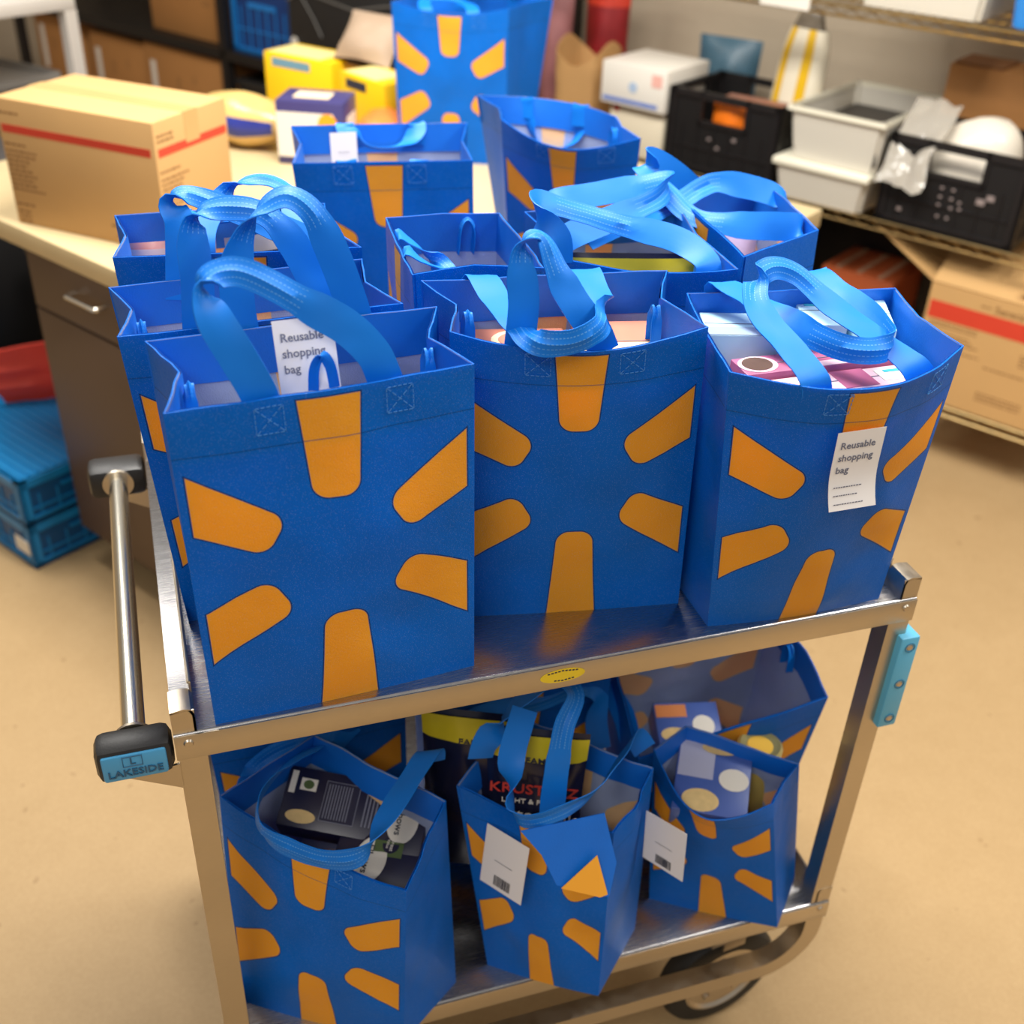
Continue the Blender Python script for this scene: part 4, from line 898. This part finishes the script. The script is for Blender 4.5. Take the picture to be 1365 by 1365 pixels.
pouch('snack_pouch', 'orange snack bag lying below the bright yellow carton', 'pouch', RM(-1.37, 1.66, CT, .1) @ Matrix.Rotation(math.radians(-62), 4, 'X') @ Matrix.Translation((0, -.03, .0)), .17, .08, .13, mat('pouch_orange', lin(222, 128, 60), .3, var=.3, vs=20), seed=33)
pouch('snack_pouch', 'orange and pink packet beside the back counter bag', 'pouch', RM(-1.50, 2.0, CT, .0), .16, .08, .20, mat('pouch_coral', lin(236, 140, 84), .35, var=.3, vs=9), seed=35)

# ------------------------------------------------------------------ wire shelving
M_WIRE = mat('shelf_chrome', lin(196, 170, 120), .3, 1, var=.05)
ws = thing('wire_shelving', 'chrome wire shelving unit along the beige wall', 'shelving', rm(-.6, 2.95, 0)); S0, S1, T0, T1 = -1.80, .36, 2.72, 3.22
SZ = (.20, .69, 1.235)
for s_ in (S0, S1):
    for t_ in (T0+.012, T1-.012):
        b = MB(); b.tube([rm(s_, t_, 0), rm(s_, t_, 1.95)], .0125, 10); obj('post', b, mat('post_grey', lin(96, 84, 68), .35, .9), ws)
for z in SZ:
    b = MB()
    for t_ in (T0, T1):
        b.tube([rm(S0, t_, z-.004), rm(S1, t_, z-.004)], .0038, 6); b.tube([rm(S0, t_, z-.030), rm(S1, t_, z-.030)], .0038, 6)
    for s_ in (S0, S1):
        b.tube([rm(s_, T0, z-.004), rm(s_, T1, z-.004)], .0038, 6); b.tube([rm(s_, T0, z-.030), rm(s_, T1, z-.030)], .0038, 6)
    n = 72
    P = []
    for k in range(n+1): P.append(rm(S0+(S1-S0)*k/n, T0, z-.007-(.020 if k % 2 else 0)))
    b.tube(P, .0022, 5)
    for k in range(1, 72): b.tube([rm(S0+(S1-S0)*k/72, T0, z-.003), rm(S0+(S1-S0)*k/72, T1, z-.003)], .0022, 4)
    for k in range(1, 4): b.tube([rm(S0, T0+(T1-T0)*k/4, z-.007), rm(S1, T0+(T1-T0)*k/4, z-.007)], .003, 5)
    obj('wire_shelf', b, M_WIRE, ws, kind='stuff')
b = MB(); b.box((-.875, 2.712, 1.205), (-.722, 2.715, 1.26), R0); tag(obj('shelf_label', b, M_WHITE, smooth=0), 'white label card hanging on the edge of the top wire shelf', 'label')
M_CRB = mat('crate_black', lin(30, 27, 27), .4, var=.2, vs=30); M_CRB2 = mat('crate_black_dark', lin(20, 18, 18), .5)
mk = [(-.30, .55, .010), (-.26, .48, .009), (.28, .52, .010), (.22, .46, .011), (-.06, .52, .004), (.02, .52, .004), (-.06, .42, .004), (.02, .42, .004), (.08, .40, .004), (-.06, .33, .004), (.03, .32, .004), (.09, .33, .004), (-.05, .2, .004), (.02, .2, .004), (-.33, .18, .006)]
crate('black folding crate with a plastic-wrapped parcel, next to the white tubs', RM(-.222, 2.875, SZ[1]), .395, .31, .245, M_CRB, M_CRB2, marks=mk)
crate('black folding crate holding a tall yellow-striped bag, next to the white boxes', RM(-.948, 2.875, SZ[1]), .39, .31, .245, M_CRB, M_CRB2, marks=[(-.1, .45, .005), (-.02, .36, .005), (.12, .5, .006)])
M_TUB = mat('tub_plastic', lin(212, 206, 192), .35, var=.04); M_TUBL = mat('tub_rim', lin(238, 232, 210), .3, var=.03)
def tub(label, M, sx, sy, h, filled=None, lidm=True, m=None):
    r = thing('food_tub', label, 'tub', M @ V((0, 0, 0))); m = m or M_TUB; b = MB()
    def ring(k, z, g=0): return [V((sx/2*k-g, sy/2*k-g, z))*1, V((-sx/2*k+g, sy/2*k-g, z)), V((-sx/2*k+g, -sy/2*k+g, z)), V((sx/2*k-g, -sy/2*k+g, z))]
    R = [ring(.86, 0), ring(.97, h), ring(.97, h, .005), ring(.86, .005, .005)]
    vs = [[b.bm.verts.new(M @ p) for p in q] for q in R]; b.bm.faces.new(vs[0])
    for A, B in zip(vs, vs[1:]):
        for k in range(4): b.bm.faces.new((A[k], A[(k+1) % 4], B[(k+1) % 4], B[k]))
    b.bm.faces.new(vs[3][::-1]); bmesh.ops.bevel(b.bm, geom=[e for e in b.bm.edges if abs((e.verts[0].co-e.verts[1].co).z) > h*.5], offset=.012, segments=2, affect='EDGES')
    obj('tub_body', b, m, r)
    if lidm == 'lid':
        b = MB(); b.box((-sx/2, -sy/2, h-.012), (sx/2, sy/2, h+.008), M, bev=.004); obj('lid', b, M_TUBL, r)
    else:
        b = MB()
        for a, c in (((-sx/2, -sy/2, h-.012), (sx/2, -sy/2+.014, h)), ((-sx/2, sy/2-.014, h-.012), (sx/2, sy/2, h)), ((-sx/2, -sy/2+.014, h-.012), (-sx/2+.014, sy/2-.014, h)), ((sx/2-.014, -sy/2+.014, h-.012), (sx/2, sy/2-.014, h))): b.box(a, c, M)
        obj('rim', b, M_TUBL, r, smooth=0, kind='stuff')
    if filled:
        b = MB(); b.box((-sx*.43, -sy*.43, h*.1), (sx*.43, sy*.43, h*.6), M, bev=.01); obj('contents', b, filled, r)
    return r
tub('lidded white tub, lower of the two stacked beside the black crates', RM(-.597, 2.905, SZ[1]), .305, .43, .108, lidm='lid')
tub('open white tub stacked on top of the lidded tub', RM(-.574, 2.915, SZ[1]+.119), .300, .46, .150, filled=mat('tub_dark_contents', lin(54, 50, 46), .6))
# plastic wrapped parcel
M = RM(-.225, 2.87, SZ[1]+.10)
r = thing('wrapped_parcel', 'white parcel in crumpled clear plastic heaped over the black crate', 'parcel', M @ V((0, 0, 0)))
b = MB()
def heap(u, v):
    a = u*2*math.pi; ph = v*math.pi*.5; k = 1+.18*noise.noise(V((math.cos(a)*1.3, math.sin(a)*1.3, v*2)))
    return M @ V((.15*math.cos(a)*math.cos(ph)*k+.03*v, .11*math.sin(a)*math.cos(ph)*k, .20*math.sin(ph)*(1+.25*fbm(u, v, 4)*(1-v))))
b.grid(heap, 24, 12); obj('white_wrapping', b, mat('parcel_white', lin(232, 222, 204), .3, var=.06, bump=.6, bs=18), r, weld=1e-3, smooth=50)
b = MB(); b.grid(lambda u, v: M @ V((-.19+.13*u+.02*fbm(u, v, 5), -.115-.085*math.sin(math.pi*.5*min(1, (1-v)*1.5))+.10*v+.03*fbm(u, v, 7), .02+.20*v+.03*fbm(u, v, 8))), 10, 12); obj('plastic_film', b, mat('film_grey', lin(200, 192, 178), .12, var=.15, bump=.8, bs=30, alpha=.55), r, smooth=40, solid=.001)
# yellow-striped bag
M = RM(-.82, 2.92, SZ[1]+.16, math.radians(-8)) @ Matrix.Rotation(math.radians(-6), 4, 'X')
r = thing('rice_bag', 'tall clear bag with yellow and white stripes standing in a black crate', 'bag', M @ V((0, 0, 0)))
def rb(sg):
    def g(u, v):
        k = math.sin(math.pi*u)**.35*(1-.35*v**3); w_ = .175*(1-.10*v-.30*max(0, v-.75)*2)
        return M @ V(((u-.5)*w_, sg*.045*k, v*.27))
    return g
b = MB(); b.grid(rb(-1), 16, 14); b.grid(rb(1), 16, 14, flip=True); obj('bag_body', b, mat('ricebag_white', lin(226, 216, 192), .3, var=.08), r, weld=1e-4, smooth=60)
for u0, u1 in ((.14, .30), (.62, .80)):
    b = MB(); b.grid(lambda u, v: rb(-1)(u0+(u1-u0)*u, v)+M.to_3x3() @ V((0, -.0015, 0)), 4, 14); obj('yellow_stripe', b, mat('stripe_yellow', lin(222, 176, 20), .35), r, smooth=60)
b = MB(); b.box((-.06, -.02, .26), (.05, .02, .33), M, bev=.012, taper=.6); obj('clear_neck', b, mat('neck_film', lin(120, 110, 96), .15, var=.3, vs=30), r)
M = RM(-.90, 2.84, SZ[1]+.10, .1); carton('snack_carton', 'small pinkish-brown carton in the crate with the yellow-striped bag', 'carton', M, .20, .05, .125, mat('carton_rosybrown', lin(150, 98, 72), .5))
pouch('snack_pouch', 'orange packet seen through the handle hole of a black crate', 'pouch', RM(-.95, 2.765, SZ[1]+.10, 0), .12, .04, .13, mat('pouch_bright_orange', lin(240, 120, 30), .3, var=.2), seed=41)
# cardboard boxes on the shelves
cardboard('brown cardboard box with overlapping flaps behind the plastic-wrapped parcel', RM(-.20, 3.122, SZ[1]+.0, .0), .42, .17, .385, m=M_CARD2, tape=False)
b = MB(); b.box((-.20, -.08, .386), (-.06, .06, .392), RM(-.20, 3.122, SZ[1])); tag(obj('cardboard_sheet', b, mat('cardboard_dark', lin(140, 92, 50), .7), smooth=0), 'loose cardboard flap lying on the brown box behind the parcel', 'cardboard')
cardboard('open tan carton with a red stripe on the lowest wire shelf', RM(.02, 2.895, SZ[0], 0), .46, .33, .355, stripe=(.252, .304, M_CARDR), open_=(math.radians(30), math.radians(172), math.radians(150), math.radians(24)),
          rows=((-.21, .245, (.14, .14)), (-.21, .215, (.12, .13, .15)), (-.21, .17, (.16,)), (-.03, .15, (.12,)), (.06, .215, (.10, .09, .07, .08)), (-.03, .07, (.13, .13, .13)), (-.08, .325, (.03,)), (.05, .325, (.03,))), logo=('Seneca', .030, .0, .322))
cardboard('flat orange-brown carton with pale stripes at the back of the lowest wire shelf', RM(-.49, 3.0, SZ[0]), .24, .24, .255, m=mat('carton_rust', lin(176, 84, 40), .6), tape=False)
for k in range(3):
    b = MB(); b.box((-.08+k*.07, -.11, .2555), (-.065+k*.07, .11, .257), RM(-.49, 3.0, SZ[0]))
    o_ = obj('pale_stripe', b, mat('stripe_pale', lin(186, 150, 120), .6), bpy.data.objects['cardboard_box.003'] if False else [q for q in bpy.data.objects if q.get('label', '').startswith('flat orange-brown')][0], smooth=0)
for s_, t_, l_, d_, h_, lb in ((-1.05, 2.98, .5, .4, .36, 'black storage bin in the dark at the bottom of the wire shelving'), (-.50, 3.172, .56, .085, .42, 'narrow black box added to darken the shaded gap behind the flat orange-brown carton')):  # second bin is added to fill the shaded gap behind the carton with black
    t = thing('storage_bin', lb, 'bin', rm(s_, t_, SZ[0])); M = RM(s_, t_, SZ[0])
    b = MB(); b.box((-l_/2, -d_/2, 0), (l_/2, d_/2, h_), M, bev=.01); obj('bin_body', b, M_BLACKP, t); b = MB(); b.box((-l_/2-.005, -d_/2-.003, h_-.01), (l_/2+.005, d_/2+.003, h_+.02), M, bev=.006); obj('bin_lid', b, M_BLACKP, t)
tub('long white tub on the top wire shelf', RM(-.43, 2.93, SZ[2]), .375, .40, .20)
tub('bright blue tub on the top wire shelf beside the long white tub', RM(-.03, 2.93, SZ[2]), .36, .40, .20, m=mat('tub_blue', lin(40, 130, 210), .4))
# white boxes, paper bag, sacks left of the black crate
M = RM(-1.262, 2.84, SZ[1]); r = thing('white_carton', 'tall cream carton under the white and blue box', 'carton', M @ V((0, 0, 0)))
b = MB(); b.box((-.105, -.11, 0), (.105, .11, .155), M, bev=.003); obj('carton_body', b, mat('carton_offwhite', lin(222, 210, 184), .5, var=.05), r)
b = MB(); b.lathe([(0, .001), (.012, .001), (.012, 0)], M @ plane_M((-.08, -.1105, .14), X, Z), 16); obj('red_dot', b, M_RED, r)
M = RM(-1.27, 2.83, SZ[1]+.156); r = thing('white_carton', 'white box with a blue line and pale red square, on top of the cream carton', 'carton', M @ V((0, 0, 0)))
b = MB(); b.box((-.122, -.125, 0), (.122, .125, .128), M, bev=.003); obj('carton_body', b, M_WHITE, r)
b = MB(); b.box((-.112, -.1262, .010), (.095, -.1245, .022), M); obj('blue_line', b, mat('line_blue', lin(90, 120, 190), .5), r, smooth=0)
b = MB(); b.box((.068, -.1262, .075), (.106, -.1245, .112), M); obj('red_square', b, mat('square_pink', lin(236, 180, 166), .5), r, smooth=0)
b = MB(); b.lathe([(0, .0012), (.016, .0012), (.016, 0)], M @ plane_M((0, -.1252, .062), X, Z), 18); obj('blue_emblem', b, mat('emblem_blue', lin(170, 190, 214), .5), r)
# brown paper bag: open topped, crumpled
M = RM(-1.42, 2.64, CT-.20)
r = thing('paper_bag', 'open brown paper bag beside the white boxes', 'paper bag', rm(-1.545, 2.84, SZ[1])); M = RM(-1.545, 2.84, SZ[1])
def pb(u, v):
    a = u*2*math.pi; sx, sy = .082, .08; c, s_ = math.cos(a), math.sin(a); k = (abs(c)**6+abs(s_)**6)**(-1/6)
    return M @ V((sx*c*k*(1+.1*v+.08*fbm(u, v, 3)), sy*s_*k*(1+.05*v), (.27+.04*math.cos(a*2))*v))
b = MB(); b.grid(pb, 32, 12); obj('paper_body', b, mat('kraft_paper', lin(190, 146, 92), .7, var=.1), r, weld=1e-4, solid=.002, smooth=45)
pouch('mesh_sack', 'red mesh sack with produce hanging above the paper bag', 'sack', RM(-1.63, 3.06, SZ[1]+.0, .2), .17, .12, .52, mat('mesh_red', lin(140, 26, 30), .5, var=.5, vs=14), band=(.72, .9, mat('mesh_tie', lin(206, 60, 40), .4)), seed=51)
pouch('mesh_sack', 'greyish pink mesh sack beside the red mesh sack', 'sack', RM(-1.725, 2.90, SZ[1]+.0, .2), .12, .10, .44, mat('mesh_pink', lin(150, 96, 96), .55, var=.4, vs=10), seed=53)
pouch('blue_sack', 'dark teal and red plastic bag behind the white box', 'sack', RM(-1.17, 3.12, SZ[1], .15), .22, .12, .33, mat('sack_teal', lin(66, 100, 118), .4, var=.4, vs=7), seed=55)

# ------------------------------------------------------------------ dark rack and cartons beyond the counter
rk = thing('storage_rack', 'dark metal rack of cardboard cartons behind the counter', 'rack', rm(-3.3, 3.0, 0)); M_RACK = mat('rack_dark', lin(34, 30, 28), .5, .3)
for s_ in (-4.95, -3.335, -1.90):
    for t_ in (2.74, 3.24):
        b = MB(); b.box((s_-.02, t_-.02, 0), (s_+.02, t_+.02, 1.8), R0); obj('post', b, M_RACK, rk, smooth=0)
for z in (.16, .70, 1.25):
    b = MB(); b.box((-4.95, 2.72, z-.04), (-1.90, 3.26, z), R0); obj('shelf_board', b, M_RACK, rk, smooth=0)
cb_ = [(-4.18, 2.98, .16, .44, .42, .46, 'brown carton with a white sticker on the low rack shelf, far side'), (-3.66, 2.96, .16, .56, .42, .48, 'wide brown carton with vertical print on the low rack shelf, next to the blue crate'),
       (-3.64, 2.98, .70, .50, .40, .36, 'brown carton on the upper rack shelf above the wide carton'), (-4.68, 2.98, .16, .40, .40, .50, 'brown carton seen behind the white table leg')]
for s_, t_, z, l_, d_, h_, lb in cb_:
    r = cardboard(lb, RM(s_, t_, z), l_, d_, h_, m=M_CARD2, tape=False, rows=((-.06, h_*.75, (.03, .03, .03, .03, .03, .03)), (.06, h_*.8, (.02, .02, .02, .02)), (.12, h_*.45, (.05, .05, .05))))
    b = MB(); M = RM(s_, t_, z); b.box((-l_/2+.04, -d_/2-.001, h_*.45), (-l_/2+.075, -d_/2+.001, h_*.85), M); obj('sticker', b, M_WHITE, r, smooth=0)
crate('deep blue plastic crate with a bright rim on the dark rack', RM(-3.115, 2.94, .70), .38, .36, .30, mat('crate_rim_blue', lin(30, 130, 210), .4), mat('crate_deep_blue', lin(14, 56, 118), .5), hole=False, name='plastic_crate')
t = thing('insulated_tote', 'black insulated tote with white seams beside the blue crate', 'tote', rm(-2.6, 2.95, .70)); M = RM(-2.595, 2.92, .70)
b = MB(); b.box((-.32, -.2, 0), (.32, .2, .36), M, bev=.02); obj('tote_body', b, M_BLACKP, t)
b = MB(); b.tube([M @ V(p) for p in ((-.31, -.203, .25), (-.2, -.203, .29), (.06, -.203, .26), (.2, -.203, .29), (.31, -.203, .31))], .004, 6); b.tube([M @ V(p) for p in ((-.24, -.203, .29), (-.16, -.203, .20), (-.12, -.203, .14))], .003, 6); obj('seam_piping', b, mat('piping_grey', lin(110, 106, 100), .5), t, kind='stuff')
b = MB(); b.lathe([(0, .003), (.02, .003), (.02, 0)], M @ plane_M((-.28, -.201, .10), X, Z), 14); obj('white_spot', b, M_WHITE, t)
b = MB(); b.lathe([(0, .003), (.022, .003), (.022, 0)], M @ plane_M((.0, -.201, .11), X, Z), 14); obj('white_spot', b, M_WHITE, t)
b = MB(); b.box((.16, -.2025, .10), (.23, -.2005, .19), M); obj('grey_patch', b, mat('patch_grey', lin(120, 108, 112), .6), t, smooth=0)
t = thing('storage_bin', 'black bin on the low rack shelf under the blue crate', 'bin', rm(-3.05, 2.95, .16)); M = RM(-3.03, 2.95, .16)
b = MB(); b.box((-.26, -.2, 0), (.26, .2, .42), M, bev=.01); obj('bin_body', b, M_BLACKP, t); b = MB(); b.box((-.27, -.21, .40), (.27, .21, .43), M, bev=.006); obj('bin_lid', b, M_BLACKP, t)
cardboard('narrow tan carton between the black tote and the back counter bag', RM(-2.17, 2.95, .70), .16, .36, .42, m=M_CARD, tape=False)
# ------------------------------------------------------------------ white shelf frame and trays on the counter, far left
fr = thing('work_table', 'white metal work table with trays on its lower shelf, beyond the counter', 'table', rm(-2.98, 1.4, 0)); M_FR = mat('frame_white', lin(206, 198, 188), .4)
for s_, t_ in ((-2.62, 1.60), (-3.35, 1.60), (-2.62, 1.05), (-3.35, 1.05)):
    b = MB(); b.box((s_-.02, t_-.02, 0), (s_+.02, t_+.02, CT+.185), R0); obj('leg', b, M_FR, fr, smooth=0)
b = MB(); b.box((-3.37, 1.03, CT+.185), (-2.60, 1.62, CT+.225), R0, bev=.004); obj('top_board', b, M_FR, fr)
b = MB(); b.box((-3.37, 1.03, .80), (-2.60, 1.62, .825), R0, bev=.004); obj('lower_shelf', b, mat('table_grey', lin(150, 146, 140), .4), fr)
M_TRAY = mat('tray_steel', lin(176, 172, 166), .35, .7)
for k in range(3):
    M = RM(-2.94+.02*k, 1.33+.015*k, .826+.022*k, .06*k); r = MB()
    r.box((-.26, -.18, .0), (.26, .18, .003), M)
    for a, c in (((-.26, -.18, 0), (.26, -.172, .022)), ((-.26, .172, 0), (.26, .18, .022)), ((-.26, -.172, 0), (-.252, .172, .022)), ((.252, -.172, 0), (.26, .172, .022))): r.box(a, c, M)
    tag(obj('baking_tray', r, M_TRAY, smooth=0), ('bottom', 'middle', 'top')[k]+' steel tray of the stack on the white work table', 'tray')
b = MB(); b.lathe([(0, .07), (.03, .065), (.05, .04), (.055, 0), (0, 0)], RM(-2.86, 1.36, .826+.05), 18); tag(obj('blue_bowl', b, mat('bowl_blue', lin(40, 130, 210), .4)), 'upturned bright blue bowl on the steel trays', 'bowl')
